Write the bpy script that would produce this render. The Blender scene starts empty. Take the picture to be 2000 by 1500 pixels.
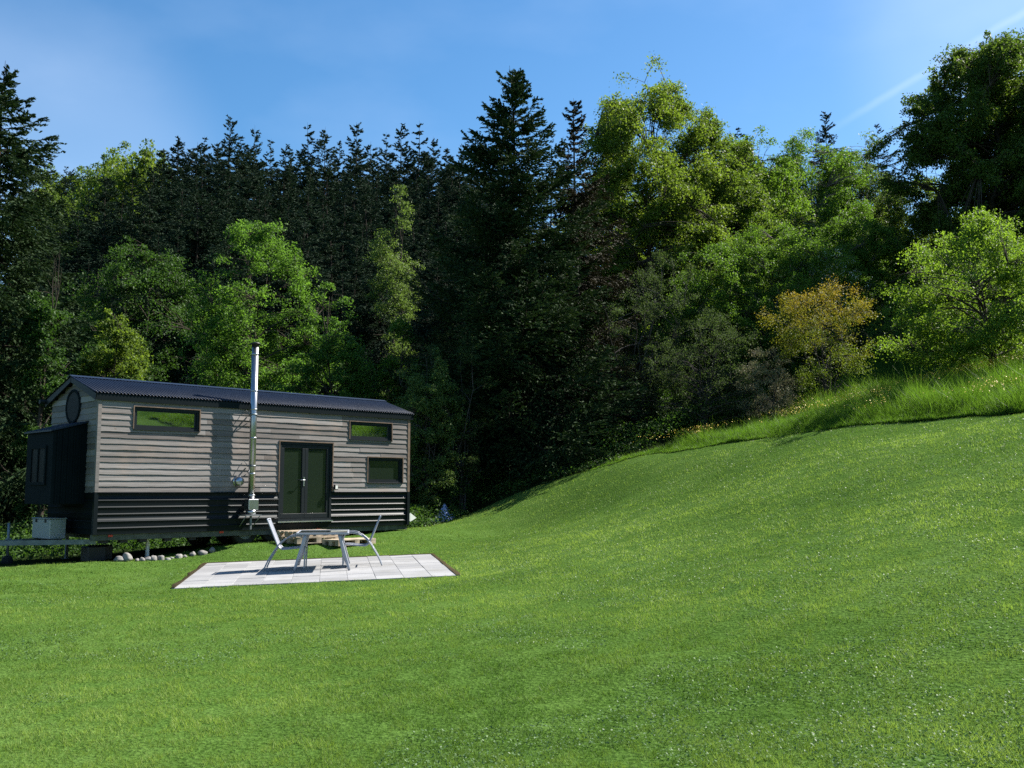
import bpy, math
import numpy as np
C = bpy.context.scene
C.render.engine = 'CYCLES'
COL = C.collection
R = math.radians
# ------------------------------------------------------------------ camera
CAMZ = 1.55; F0 = 1950.0; TH = 0.1056
cd = bpy.data.cameras.new('camera'); cam = bpy.data.objects.new('camera', cd); COL.objects.link(cam)
cd.sensor_width = 36; cd.lens = 36*F0/2000; cd.clip_start = .05; cd.clip_end = 3000
cam.location = (0, 0, CAMZ); cam.rotation_euler = (math.pi/2+TH, 0, 0)
C.camera = cam
# ------------------------------------------------------------------ light
SUN_AZ = 28.5      # degrees from +X towards +Y
SUN_EL = 45.0
SKY_STRENGTH = 0.066
EXPOSURE = 1.45
C.view_settings.view_transform = 'Standard'; C.view_settings.look = 'None'
C.cycles.use_denoising = False
C.view_settings.exposure = EXPOSURE; C.view_settings.gamma = 1
sl = bpy.data.lights.new('sun', 'SUN'); so = bpy.data.objects.new('sun', sl); COL.objects.link(so)
sl.energy = 5.0; sl.angle = R(.5); sl.color = (1, .95, .87)
so.rotation_euler = (0, R(90-SUN_EL), R(SUN_AZ))

def at_dir(px, py):
    xc = (px-1000)/F0; zc = (750-py)/F0
    v = np.array([xc, math.cos(TH)-zc*math.sin(TH), math.sin(TH)+zc*math.cos(TH)])
    return v/np.linalg.norm(v)
def at(px, py, Y):
    v = at_dir(px, py); return v*Y/v[1]+np.array([0, 0, CAMZ])

W = bpy.data.worlds.new('World'); C.world = W; W.use_nodes = True
nt = W.node_tree; nt.nodes.clear()
def N(t, **kw):
    n = nt.nodes.new(t)
    for k, v in kw.items(): setattr(n, k, v)
    return n
def Lk(a, b): nt.links.new(a, b)
def mth(op, a, b=None, c=None, clamp=False):
    n = N('ShaderNodeMath', operation=op); n.use_clamp = clamp
    for i, x in enumerate((a, b, c)):
        if x is None: continue
        if isinstance(x, (int, float)): n.inputs[i].default_value = x
        else: Lk(x, n.inputs[i])
    return n.outputs[0]
def build_world():
    sky = N('ShaderNodeTexSky', sky_type='NISHITA'); sky.sun_disc = False
    sky.sun_elevation = R(SUN_EL); sky.sun_rotation = R(90-SUN_AZ)
    sky.altitude = 400; sky.air_density = 1.0; sky.dust_density = .6; sky.ozone_density = 2.0
    tc = N('ShaderNodeTexCoord'); D = tc.outputs['Generated']
    def dot(v):
        n = N('ShaderNodeVectorMath', operation='DOT_PRODUCT'); Lk(D, n.inputs[0]); n.inputs[1].default_value = tuple(v); return n.outputs['Value']
    def blob(px, py, c0, c1):
        n = N('ShaderNodeMapRange'); n.interpolation_type = 'SMOOTHSTEP'; Lk(dot(at_dir(px, py)), n.inputs[0])
        n.inputs[1].default_value = c0; n.inputs[2].default_value = c1; return n.outputs[0]
    def noise(sc, stretch, det=5):
        mp = N('ShaderNodeMapping'); mp.inputs['Scale'].default_value = stretch; Lk(D, mp.inputs['Vector'])
        n = N('ShaderNodeTexNoise'); n.inputs['Scale'].default_value = sc; n.inputs['Detail'].default_value = det; Lk(mp.outputs[0], n.inputs['Vector']); return n.outputs['Fac']
    hs = N('ShaderNodeHueSaturation'); hs.inputs['Saturation'].default_value = 1.29; hs.inputs['Value'].default_value = 1.0; hs.inputs['Hue'].default_value = .496; Lk(sky.outputs[0], hs.inputs['Color'])
    n1 = noise(4.0, (1, 1, 2.2)); n2 = noise(2.2, (1.5, 1, 2.0), 3)
    wisps = mth('MULTIPLY', mth('SMOOTH_MIN', mth('MULTIPLY', mth('SUBTRACT', n1, .42), 3.0, clamp=True), 1.0, .1), .07)
    left = mth('MULTIPLY', blob(110, 330, .986, 1.0), mth('ADD', mth('MULTIPLY', n2, .22), .0))
    right = mth('MULTIPLY', blob(2050, 0, .982, 1.0), mth('ADD', mth('MULTIPLY', n2, .3), .0))
    # a contrail: a thin great-circle streak between two directions
    a, b = at_dir(1640, 243), at_dir(1950, 55)
    pn = np.cross(a, b); pn /= np.linalg.norm(pn); al = (b-a)/np.linalg.norm(b-a)
    wob = mth('MULTIPLY', mth('SUBTRACT', noise(40, (1, 1, 1), 4), .5), .005)
    band = N('ShaderNodeMapRange'); band.interpolation_type = 'SMOOTHSTEP'
    Lk(mth('ABSOLUTE', mth('ADD', dot(pn), wob)), band.inputs[0])
    band.inputs[1].default_value = .0055; band.inputs[2].default_value = .0; band.inputs[3].default_value = 0; band.inputs[4].default_value = 1
    seg = N('ShaderNodeMapRange'); seg.interpolation_type = 'SMOOTHSTEP'; Lk(dot(al), seg.inputs[0])
    seg.inputs[1].default_value = float(a@al)-.03; seg.inputs[2].default_value = float(a@al)+.04
    front = mth('GREATER_THAN', dot(a), .8)
    trail = mth('MULTIPLY', mth('MULTIPLY', band.outputs[0], seg.outputs[0]), mth('MULTIPLY', front, mth('MULTIPLY', noise(9, (1, 1, 1), 4), .15)))
    f = mth('ADD', mth('ADD', wisps, left), mth('ADD', right, trail), clamp=True)
    mx = N('ShaderNodeMixRGB'); Lk(f, mx.inputs[0]); Lk(hs.outputs[0], mx.inputs[1]); mx.inputs[2].default_value = (8.5, 9.3, 10.6, 1)
    bg = N('ShaderNodeBackground'); bg.inputs['Strength'].default_value = SKY_STRENGTH; Lk(mx.outputs[0], bg.inputs['Color'])
    o = N('ShaderNodeOutputWorld'); Lk(bg.outputs[0], o.inputs['Surface'])
build_world()

# ------------------------------------------------------------------ tags and mesh helpers
def tag(o, label=None, cat=None, group=None, kind=None):
    for k, v in (('label', label), ('category', cat), ('group', group), ('kind', kind)):
        if v: o[k] = v
    return o
def empty(name, loc=(0, 0, 0), rz=0):
    o = bpy.data.objects.new(name, None); COL.objects.link(o); o.location = loc; o.rotation_euler = (0, 0, rz); o.empty_display_size = .2
    return o
def link(name, me, mat, parent=None):
    o = bpy.data.objects.new(name, me); COL.objects.link(o)
    for m in (mat if isinstance(mat, (list, tuple)) else [mat]): me.materials.append(m)
    if parent is not None: o.parent = parent
    return o
def np_mesh(name, V, F, tint=None, smooth=False):
    me = bpy.data.meshes.new(name); V = np.asarray(V, np.float32); F = np.asarray(F, np.int32)
    n, k = F.shape
    me.vertices.add(len(V)); me.vertices.foreach_set('co', V.ravel())
    me.loops.add(n*k); me.loops.foreach_set('vertex_index', F.ravel())
    me.polygons.add(n); me.polygons.foreach_set('loop_start', np.arange(0, n*k, k, dtype=np.int32))
    if smooth: me.polygons.foreach_set('use_smooth', np.ones(n, bool))
    if tint is not None:
        a = me.attributes.new('tint', 'FLOAT', 'FACE'); a.data.foreach_set('value', np.asarray(tint, np.float32))
    me.update(calc_edges=True); return me
class MB:
    """collects shapes, builds ONE mesh object"""
    def __init__(s): s.v = []; s.f = []; s.t = []; s.sm = []; s.tint = 0.5
    def add(s, vs, fs, smooth=False):
        o = len(s.v); s.v += [tuple(map(float, p)) for p in vs]; s.f += [tuple(i+o for i in f) for f in fs]
        s.t += [s.tint]*len(fs); s.sm += [smooth]*len(fs); return s
    def box(s, x0, x1, y0, y1, z0, z1, b=0.0):
        if b > 0:
            xs = (x0, x0+b, x1-b, x1); 
            V = []
            for z, i in ((z0, 1), (z0+b, 0), (z1-b, 0), (z1, 1)):
                k = b if i else 0
                bb = b
                V += [(x0+k, y0+bb, z), (x0+bb, y0+k, z), (x1-bb, y0+k, z), (x1-k, y0+bb, z), (x1-k, y1-bb, z), (x1-bb, y1-k, z), (x0+bb, y1-k, z), (x0+k, y1-bb, z)]
            Fc = [tuple(range(7, -1, -1)), tuple(range(24, 32))]
            for l in range(3):
                for j in range(8):
                    a = l*8+j; c = l*8+(j+1) % 8; Fc.append((a, c, c+8, a+8))
            return s.add(V, Fc)
        V = [(x0, y0, z0), (x1, y0, z0), (x1, y1, z0), (x0, y1, z0), (x0, y0, z1), (x1, y0, z1), (x1, y1, z1), (x0, y1, z1)]
        return s.add(V, [(0, 3, 2, 1), (4, 5, 6, 7), (0, 1, 5, 4), (1, 2, 6, 5), (2, 3, 7, 6), (3, 0, 4, 7)])
    def sweep(s, pts, prof, smooth=True, up=(0, 0, 1), cap=True):
        """prof: list of (a,b) offsets (or function of i) swept along pts"""
        P = np.array(pts, float); n = len(P); T = np.gradient(P, axis=0); T /= np.linalg.norm(T, axis=1)[:, None]
        V = []; ref = np.array(up, float)
        for i in range(n):
            t = T[i]; a = np.cross(t, ref)
            if np.linalg.norm(a) < 1e-3: a = np.cross(t, (0, 1, 0.01))
            a /= np.linalg.norm(a); b = np.cross(a, t)
            pr = prof(i/(n-1)) if callable(prof) else prof
            V += [P[i]+a*u+b*w for u, w in pr]
        k = len(pr); Fc = []
        for i in range(n-1):
            for j in range(k):
                Fc.append((i*k+j, i*k+(j+1) % k, (i+1)*k+(j+1) % k, (i+1)*k+j))
        s.add(V, Fc, smooth)
        if cap: s.f += [tuple(len(s.v)-n*k+j for j in range(k-1, -1, -1)), tuple(len(s.v)-k+j for j in range(k))]; s.t += [s.tint]*2; s.sm += [False]*2
        return s
    def tube(s, pts, r, n=10, smooth=True, cap=True):
        def prof(u):
            rr = r if not callable(r) else r(u)
            return [(rr*math.cos(2*math.pi*i/n), rr*math.sin(2*math.pi*i/n)) for i in range(n)]
        return s.sweep(pts, prof, smooth, cap=cap)
    def lathe(s, prof, c=(0, 0, 0), n=24, axis='z', smooth=True):
        V = []; k = len(prof)
        for r, h in prof:
            for i in range(n):
                a = 2*math.pi*i/n; u, w = r*math.cos(a), r*math.sin(a)
                V.append((c[0]+u, c[1]+w, c[2]+h) if axis == 'z' else ((c[0]+u, c[1]+h, c[2]+w) if axis == 'y' else (c[0]+h, c[1]+u, c[2]+w)))
        Fc = [(i*n+j, i*n+(j+1) % n, (i+1)*n+(j+1) % n, (i+1)*n+j) for i in range(k-1) for j in range(n)]
        return s.add(V, Fc, smooth)
    def build(s, name, mat, parent=None):
        me = bpy.data.meshes.new(name); me.from_pydata(s.v, [], s.f)
        me.polygons.foreach_set('use_smooth', s.sm)
        a = me.attributes.new('tint', 'FLOAT', 'FACE'); a.data.foreach_set('value', s.t)
        me.update(); return link(name, me, mat, parent)

# ------------------------------------------------------------------ materials
def newmat(name):
    global nt
    m = bpy.data.materials.new(name); m.use_nodes = True; nt = m.node_tree; nt.nodes.clear()
    return m, N('ShaderNodeOutputMaterial')
def attr(): return N('ShaderNodeAttribute', attribute_name='tint').outputs['Fac']
def ramp(fac, *stops):
    n = N('ShaderNodeValToRGB'); Lk(fac, n.inputs[0]); e = n.color_ramp.elements
    while len(e) < len(stops): e.new(.5)
    for x, (p, c) in zip(e, stops): x.position = p; x.color = tuple(c)+(1,)
    return n.outputs[0]
def mixc(f, a, b, mode='MIX'):
    n = N('ShaderNodeMixRGB', blend_type=mode)
    for i, x in enumerate((f, a, b)):
        if isinstance(x, (int, float)): n.inputs[i].default_value = x
        elif isinstance(x, tuple): n.inputs[i].default_value = x+(1,)
        else: Lk(x, n.inputs[i])
    return n.outputs[0]
def tnoise(scale, det=4, stretch=(1, 1, 1), coord='Object', rough=.5):
    tc = N('ShaderNodeTexCoord'); mp = N('ShaderNodeMapping'); mp.inputs['Scale'].default_value = stretch; Lk(tc.outputs[coord], mp.inputs[0])
    n = N('ShaderNodeTexNoise'); n.inputs['Scale'].default_value = scale; n.inputs['Detail'].default_value = det; n.inputs['Roughness'].default_value = rough
    Lk(mp.outputs[0], n.inputs['Vector']); return n.outputs['Fac']
def pbsdf(col, rough=.5, metal=0, spec=.5, bump=None, bstr=.3, bdist=.01):
    p = N('ShaderNodeBsdfPrincipled'); p.inputs['Metallic'].default_value = metal; p.inputs['Specular IOR Level'].default_value = spec
    for k, x in (('Base Color', col), ('Roughness', rough)):
        if isinstance(x, tuple): p.inputs[k].default_value = x+(1,)
        elif isinstance(x, (int, float)): p.inputs[k].default_value = x
        else: Lk(x, p.inputs[k])
    if bump is not None:
        b = N('ShaderNodeBump'); b.inputs['Strength'].default_value = bstr; b.inputs['Distance'].default_value = bdist; Lk(bump, b.inputs['Height']); Lk(b.outputs[0], p.inputs['Normal'])
    return p
def simple(name, col, rough=.5, metal=0, spec=.5, var=.25, scale=6, bstr=.0):
    m, o = newmat(name); f = tnoise(scale, 5)
    c = mixc(mth('MULTIPLY', mth('SUBTRACT', f, .35, clamp=True), 2, clamp=True), tuple(x*(1-var) for x in col), tuple(min(1, x*(1+var)) for x in col))
    p = pbsdf(c, rough, metal, spec, tnoise(scale*8, 4) if bstr else None, bstr, .005); Lk(p.outputs[0], o.inputs[0]); return m
def leafmat(name, a, b, trans, tcol, rough=.58, spec=.16, hue=.04):
    m, o = newmat(name); t = attr()
    oi = N('ShaderNodeObjectInfo')
    c = ramp(t, (0, tuple(x*.88 for x in a)), (1, tuple(x*.88 for x in b)))
    c = mixc(1.0, c, ramp(oi.outputs['Random'], (0, (.82, .86, .9)), (1, (1.12, 1.08, 1.0))), 'MULTIPLY')
    p = pbsdf(c, rough, 0, spec)
    tr = N('ShaderNodeBsdfTranslucent'); Lk(mixc(1.0, c, tcol, 'MULTIPLY'), tr.inputs[0])
    mx = N('ShaderNodeMixShader'); mx.inputs[0].default_value = trans; Lk(p.outputs[0], mx.inputs[1]); Lk(tr.outputs[0], mx.inputs[2]); Lk(mx.outputs[0], o.inputs[0]); return m
M = {}
M['beech'] = leafmat('beech_leaf', (.055, .120, .022), (.115, .215, .042), .43, (1.8, 1.9, .95))
M['maple'] = leafmat('maple_leaf', (.058, .105, .018), (.14, .205, .034), .42, (1.8, 1.8, .95))
M['oak'] = leafmat('oak_leaf', (.045, .082, .016), (.105, .165, .03), .4, (1.8, 1.8, .9))
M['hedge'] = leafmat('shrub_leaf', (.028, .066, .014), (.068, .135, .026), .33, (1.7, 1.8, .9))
M['light'] = leafmat('light_green_leaf', (.055, .12, .018), (.12, .21, .032), .42, (1.8, 1.8, .9))
M['pale'] = leafmat('pale_leaf', (.07, .11, .03), (.13, .20, .055), .36, (1.6, 1.7, 1.0))
M['yellowgreen'] = leafmat('apple_leaf', (.07, .14, .020), (.16, .255, .040), .44, (1.9, 1.9, .9))
M['copper'] = leafmat('copper_leaf', (.12, .19, .022), (.34, .20, .026), .36, (1.7, 1.5, .9))
M['drab'] = leafmat('sparse_leaf', (.036, .066, .018), (.085, .13, .042), .34, (1.4, 1.4, .9), .7, .1)
M['blossom'] = leafmat('white_blossom', (.5, .52, .45), (.75, .75, .72), .3, (1.1, 1.1, 1.0))
M['pink'] = leafmat('pink_blossom', (.07, .115, .035), (.26, .25, .18), .3, (1.2, 1.1, 1.0))
M['spruce'] = leafmat('spruce_needle', (.016, .036, .016), (.046, .075, .028), .10, (1.4, 1.5, .8), .7, .05)
M['farspruce'] = leafmat('hill_spruce_needle', (.021, .041, .027), (.036, .062, .036), .10, (1.3, 1.4, .9), .7, .05)
M['brownspruce'] = leafmat('dry_spruce_needle', (.020, .022, .011), (.05, .042, .024), .08, (1.3, 1.3, .9), .7, .1)
def barkmat(name, a, b):
    m, o = newmat(name); f = tnoise(5, 6, (1, 1, .25))
    Lk(pbsdf(ramp(f, (.3, a), (.7, b)), .9, 0, .1, tnoise(14, 5, (1, 1, .2)), .6, .03).outputs[0], o.inputs[0]); return m
M['darkbark'] = barkmat('dark_bark', (.018, .015, .012), (.045, .036, .028))
M['bark'] = barkmat('bark', (.03, .024, .018), (.085, .07, .055))
M['greybark'] = barkmat('pale_bark', (.08, .07, .06), (.20, .18, .16))
M['twig'] = barkmat('twig_bark', (.032, .028, .025), (.10, .088, .08))
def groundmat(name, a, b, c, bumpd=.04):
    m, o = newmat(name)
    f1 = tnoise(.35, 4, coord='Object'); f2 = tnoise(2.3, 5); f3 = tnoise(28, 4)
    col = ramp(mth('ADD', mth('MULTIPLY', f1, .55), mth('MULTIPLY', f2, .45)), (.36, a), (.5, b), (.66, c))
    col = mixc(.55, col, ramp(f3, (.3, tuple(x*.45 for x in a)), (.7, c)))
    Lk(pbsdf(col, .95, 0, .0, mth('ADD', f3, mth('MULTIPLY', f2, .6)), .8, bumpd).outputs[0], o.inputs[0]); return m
M['lawn'] = groundmat('lawn_ground', (.028, .067, .010), (.052, .108, .018), (.092, .158, .036))
M['meadow'] = groundmat('meadow_ground', (.025, .06, .010), (.045, .10, .016), (.06, .12, .02), .1)
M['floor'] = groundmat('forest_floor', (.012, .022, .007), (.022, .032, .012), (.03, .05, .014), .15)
M['soil'] = groundmat('bare_soil', (.03, .026, .015), (.05, .042, .026), (.075, .06, .036), .03)
M['blade'] = leafmat('grass_blade', (.056, .116, .018), (.24, .325, .080), .35, (1.55, 1.7, .9), .55, .10)
M['tallblade'] = leafmat('tall_grass_blade', (.040, .105, .009), (.125, .215, .032), .4, (1.6, 1.7, .9), .55, .1)
M['butter'] = simple('buttercup_petal', (.62, .42, .004), .6, var=.15)

# ------------------------------------------------------------------ terrain
CTRL = []
for px, py, Y in [(900, 1010, 33), (1000, 967, 33), (1100, 935, 32), (1240, 893, 30), (1400, 868, 27.5), (1550, 850, 25.5), (1700, 828, 23.5), (1850, 814, 22), (2000, 806, 20.5),
                  (1640, 797, 33), (1890, 748, 28.5), (1800, 732, 37), (1420, 862, 31), (1000, 1040, 27), (1200, 985, 24.5)]:
    p = at(px, py, Y); CTRL.append(tuple(p))
def patio_z(x, y): return .025*(x+3.77)+.024*(y-19.93)
for x, y in ((-5.8, 17.3), (-1.3, 17.8), (-1.8, 22.3), (-6.4, 21.8), (-3.8, 20)): CTRL.append((x, y, patio_z(x, y)-.015))
CTRL += [(0, 0, 0), (0, 5.5, .0), (-4, 3, 0), (-5, 10, -.03), (-3, 14, -.03), (-8, 16, -.02), (3, 0, .12), (3, 6, .38), (8, 3, 1.6), (3, 10, .55), (5.2, 10.5, 1.15), (12, 10, 3.3), (1.5, 14, .35),
         (2, 18, .62), (5, 18, 1.5), (8, 18, 2.45), (10, 17, 2.95), (-.3, 19.5, .2), (13, 14, 3.5),
         (-8.7, 20.9, .06), (-6.4, 23.2, .24), (-4.4, 25.3, .34), (-2.8, 27, .44), (-10, 24, -.05), (-7.5, 27, .12), (-12, 20, -.05), (-12, 17, -.05), (-5, 30, .3),
         (16, 40, 7.8), (10, 42, 6.2), (20, 25, 6.0), (25, 50, 12), (0, 40, 2.2), (4.5, 36, 3.4), (-15, 45, .5), (-8, 38, .4), (0, 60, 5), (-20, 60, 3), (-40, 60, 4), (0, 90, 10), (-30, 90, 10), (-60, 100, 13),
         (-60, 160, 29), (0, 160, 27), (40, 90, 21), (60, 160, 40), (30, 60, 15), (-100, 250, 46), (0, 250, 44), (100, 250, 62), (0, -30, 0), (-40, 0, -1), (-40, 30, -1), (30, -20, 5), (40, 20, 12),
         (-100, 0, 0), (100, 0, 24), (0, -150, 0), (-15, 30, -.2), (24, 5, 6)]
CTRL = np.array(CTRL)
def _phi(r2): return np.where(r2 > 1e-9, .5*r2*np.log(np.maximum(r2, 1e-9)), 0)
def _tps():
    X = CTRL[:, :2]/30; n = len(X); d2 = ((X[:, None]-X[None])**2).sum(-1)
    A = np.zeros((n+3, n+3)); A[:n, :n] = _phi(d2)+np.eye(n)*2e-4; A[:n, n] = 1; A[:n, n+1:] = X; A[n, :n] = 1; A[n+1:, :n] = X.T
    return np.linalg.solve(A, np.r_[CTRL[:, 2], 0, 0, 0])
TW = _tps()
def gz(x, y):
    x = np.atleast_1d(np.asarray(x, float)).ravel(); y = np.atleast_1d(np.asarray(y, float)).ravel()
    xc = np.clip(x, -160, 160)/30; yc = np.clip(y, -160, 300)/30; out = np.empty(len(x)); X = CTRL[:, :2]/30; n = len(X)
    for i in range(0, len(x), 40000):
        s = slice(i, i+40000)
        out[s] = _phi((xc[s, None]-X[:, 0])**2+(yc[s, None]-X[:, 1])**2)@TW[:n]+TW[n]+TW[n+1]*xc[s]+TW[n+2]*yc[s]
    a, b = (x+3.77)*math.cos(R(10.3))+(y-19.93)*math.sin(R(10.3)), -(x+3.77)*math.sin(R(10.3))+(y-19.93)*math.cos(R(10.3))
    d = np.clip(np.hypot(np.maximum(np.abs(a)-2.46, 0), np.maximum(np.abs(b)-2.325, 0))/1.6, 0, 1); w = d*d*(3-2*d)
    return out*w+(patio_z(x, y)-.004)*(1-w)
def g1(x, y): return float(gz([x], [y])[0])
BX = np.array([-60, -14, -10.1, -9.3, -8.7, -7.2, -5.7, -4.3, -2.6, -1.6, 0, 1.6, 3.9, 5.65, 7.2, 8.45, 9.6, 10.5, 13, 20, 60])
BY = np.array([14, 18.6, 19.8, 20.6, 21.15, 22.75, 24.4, 26.2, 29, 32.3, 33, 32, 30, 27.5, 25.5, 23.5, 22, 20.5, 17.5, 12, 4.])
def yb(x): return np.interp(x, BX, BY)
PC = np.array([-3.77, 19.93]); PH = R(10.3); PA, PB = 4.92, 4.65
def plocal(x, y):
    dx, dy = np.asarray(x)-PC[0], np.asarray(y)-PC[1]
    return dx*math.cos(PH)+dy*math.sin(PH), -dx*math.sin(PH)+dy*math.cos(PH)
def on_patio(x, y, m=0.):
    a, b = plocal(x, y); return (np.abs(a) < PA/2+m) & (np.abs(b) < PB/2+m)
def vnoise(x, y, s, seed=0):
    """smooth value noise in numpy"""
    rg = np.random.default_rng(seed); T = rg.random((64, 64)); u = np.asarray(x)/s+100; v = np.asarray(y)/s+100
    i, j = np.floor(u).astype(int), np.floor(v).astype(int); fu, fv = u-i, v-j; fu = fu*fu*(3-2*fu); fv = fv*fv*(3-2*fv); i %= 64; j %= 64; i2 = (i+1) % 64; j2 = (j+1) % 64
    return (T[i, j]*(1-fu)+T[i2, j]*fu)*(1-fv)+(T[i, j2]*(1-fu)+T[i2, j2]*fu)*fv
def terrain():
    def axis(a, b, far0, far1):
        mid = np.arange(a, b+.01, .22); l = a-np.geomspace(.3, a-far0, 46)[::-1]; r = b+np.geomspace(.3, far1-b, 60); return np.concatenate([l, mid, r])
    xs = axis(-16, 16, -600, 600); ys = axis(2, 36, -500, 700)
    gx, gy = np.meshgrid(xs, ys, indexing='ij'); z = gz(gx, gy).reshape(gx.shape)
    near = np.exp(-(gx**2+gy**2)/1600.)
    z = z+near*((vnoise(gx, gy, .9, 1)-.5)*.05+(vnoise(gx, gy, 3.1, 2)-.5)*.17)*np.clip(1-1.0*on_patio(gx, gy, .35), 0, 1)
    z = np.where(on_patio(gx, gy, -.05), z-.05, z)
    V = np.stack([gx, gy, z], -1).reshape(-1, 3); n1, n2 = gx.shape
    idx = np.arange(n1*n2).reshape(n1, n2); F = np.stack([idx[:-1, :-1], idx[1:, :-1], idx[1:, 1:], idx[:-1, 1:]], -1).reshape(-1, 4)
    c = V[F].mean(1); x, y = c[:, 0], c[:, 1]
    wob = (vnoise(x, y, 1.5, 5)-.5)*.5+(vnoise(x, y, .35, 6)-.5)*.35
    lawn = y < yb(x)+wob
    mead = (~lawn) & (x > 3.3) & (y < np.interp(x, [3, 5, 9.5, 13, 17, 30], [31, 30, 34, 39, 41, 41]))
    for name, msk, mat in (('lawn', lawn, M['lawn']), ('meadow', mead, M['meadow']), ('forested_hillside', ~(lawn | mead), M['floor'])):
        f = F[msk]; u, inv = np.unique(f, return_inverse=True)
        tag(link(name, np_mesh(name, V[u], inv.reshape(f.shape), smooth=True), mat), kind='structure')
terrain()

# ------------------------------------------------------------------ grass
def perp_frame(D, rg):
    r = rg.normal(size=D.shape); a = np.cross(D, r); a /= np.linalg.norm(a, axis=1)[:, None]; return a, np.cross(D, a)
def blades(name, x, y, h, w, lean, mat, tint, rg, z=None, label=None, cat='grass'):
    n = len(x); z = gz(x, y) if z is None else z
    a = rg.random(n)*2*np.pi; d = np.stack([np.cos(a), np.sin(a), 0*a], 1); b = rg.random(n)*2*np.pi; s = np.stack([np.cos(b), np.sin(b), 0*b], 1)*(w/2)[:, None]
    P = np.stack([x, y, z-.004], 1); T = P+d*(h*lean)[:, None]; T[:, 2] += h
    V = np.stack([P-s, P+s, T], 1).reshape(-1, 3)
    o = link(name, np_mesh(name, V, np.arange(3*n).reshape(n, 3), tint), mat)
    return tag(o, label, cat, kind='stuff')
def lawn_grass():
    rg = np.random.default_rng(3); n = 1000000
    r = np.exp(rg.uniform(math.log(3.6), math.log(44), n)); t = R(90)+rg.uniform(-R(38), R(38), n); x, y = r*np.cos(t), r*np.sin(t)
    wob = (vnoise(x, y, 1.5, 5)-.5)*.5+(vnoise(x, y, .35, 6)-.5)*.35
    k = (y < yb(x)+wob+.1) & ~on_patio(x, y, -.05+.12*vnoise(x, y, .16, 9)) & (vnoise(x, y, .22, 21) > .12+.1*rg.random(n))
    x, y, r = x[k], y[k], r[k]; n = len(x)
    pat = vnoise(x, y, .55, 7)*.5+vnoise(x, y, .18, 8)*.5; big = vnoise(x, y, 2.6, 11)
    h = (.016+.022*rg.random(n))*(.35+.75*pat+.65*vnoise(x, y, .11, 15))*(1+(r > 14)*.15); w = (.003+.002*rg.random(n))*np.maximum(1, r/6.5)**.85
    fine = vnoise(x, y, .09, 14); strip = np.abs((x-.1)*.865-(y-14.2)*.5); al_ = (x-.1)*.5+(y-14.2)*.865; dry = np.exp(-(strip/.4)**2)*np.clip(1-np.abs(al_-1.8)/3.2, 0, 1)*vnoise(x, y, .5, 16)
    bare = vnoise(x, y, .14, 18)*.6+vnoise(x, y, .45, 19)*.4; h *= np.where(bare < .40, .45, 1)  # short-blade patches; their darker tint paints in the shade between leaves
    worn = np.exp(-((x+.45)/.55)**2-((y-18.6)/1.3)**2)*vnoise(x, y, .4, 23); tint = np.clip(.95*worn+.3*(vnoise(x, y, 6.5, 24)-.5)+1.0*dry-.22*(bare < .40)+.2*rg.random(n)+.55*(big-.5)*1.3+.45*(pat-.5)*1.5+.45*(fine-.5)+.40+.10*np.clip(x/8, -1, 1), 0, 1)
    z = gz(x, y)+np.exp(-(x**2+y**2)/1600.)*((vnoise(x, y, .9, 1)-.5)*.05+(vnoise(x, y, 3.1, 2)-.5)*.17)*(~on_patio(x, y, .3))
    blades('lawn_grass', x, y, h, w, rg.uniform(.1, 1.3, n), M['blade'], tint, rg, z, 'short mown green grass covering the lawn around the patio')
    # broad clover and plantain leaves lying in the lawn
    n = 150000; r = np.exp(rg.uniform(math.log(3.6), math.log(26), n)); t = R(90)+rg.uniform(-R(38), R(38), n); x, y = r*np.cos(t), r*np.sin(t)
    k = (y < yb(x)) & ~on_patio(x, y, .15) & (vnoise(x, y, .6, 31)*.6+vnoise(x+40, y, 2.2, 32)*.4+.12*np.clip((x-.5)/3, -.6, 1) > .54); x, y, r = x[k], y[k], r[k]; n = len(x)
    z = gz(x, y)+np.exp(-(x**2+y**2)/1600.)*((vnoise(x, y, .9, 1)-.5)*.05+(vnoise(x, y, 3.1, 2)-.5)*.17)+.012+.022*rg.random(n)
    nn = rg.normal(size=(n, 3))*.6+np.array([0, 0, 1]); nn /= np.linalg.norm(nn, axis=1)[:, None]; u, v = perp_frame(nn, rg); s = (.005+.007*rg.random(n))*np.maximum(1, r/9)**.5
    P = np.stack([x, y, z], 1); V = np.stack([P-u*s[:, None], P+v*(.55*s)[:, None], P+u*s[:, None], P-v*(.55*s)[:, None]], 1).reshape(-1, 3)
    tag(link('clover_leaves', np_mesh('clover_leaves', V, np.arange(4*n).reshape(n, 4), rg.random(n)*.6+.2), M['clover']), 'glossy clover and plantain leaves lying flat among the lawn grass', 'clover', kind='stuff')
M['clover'] = leafmat('clover_leaf', (.05, .12, .030), (.19, .27, .12), .2, (1.5, 1.6, .9), .5, .12)
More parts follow.
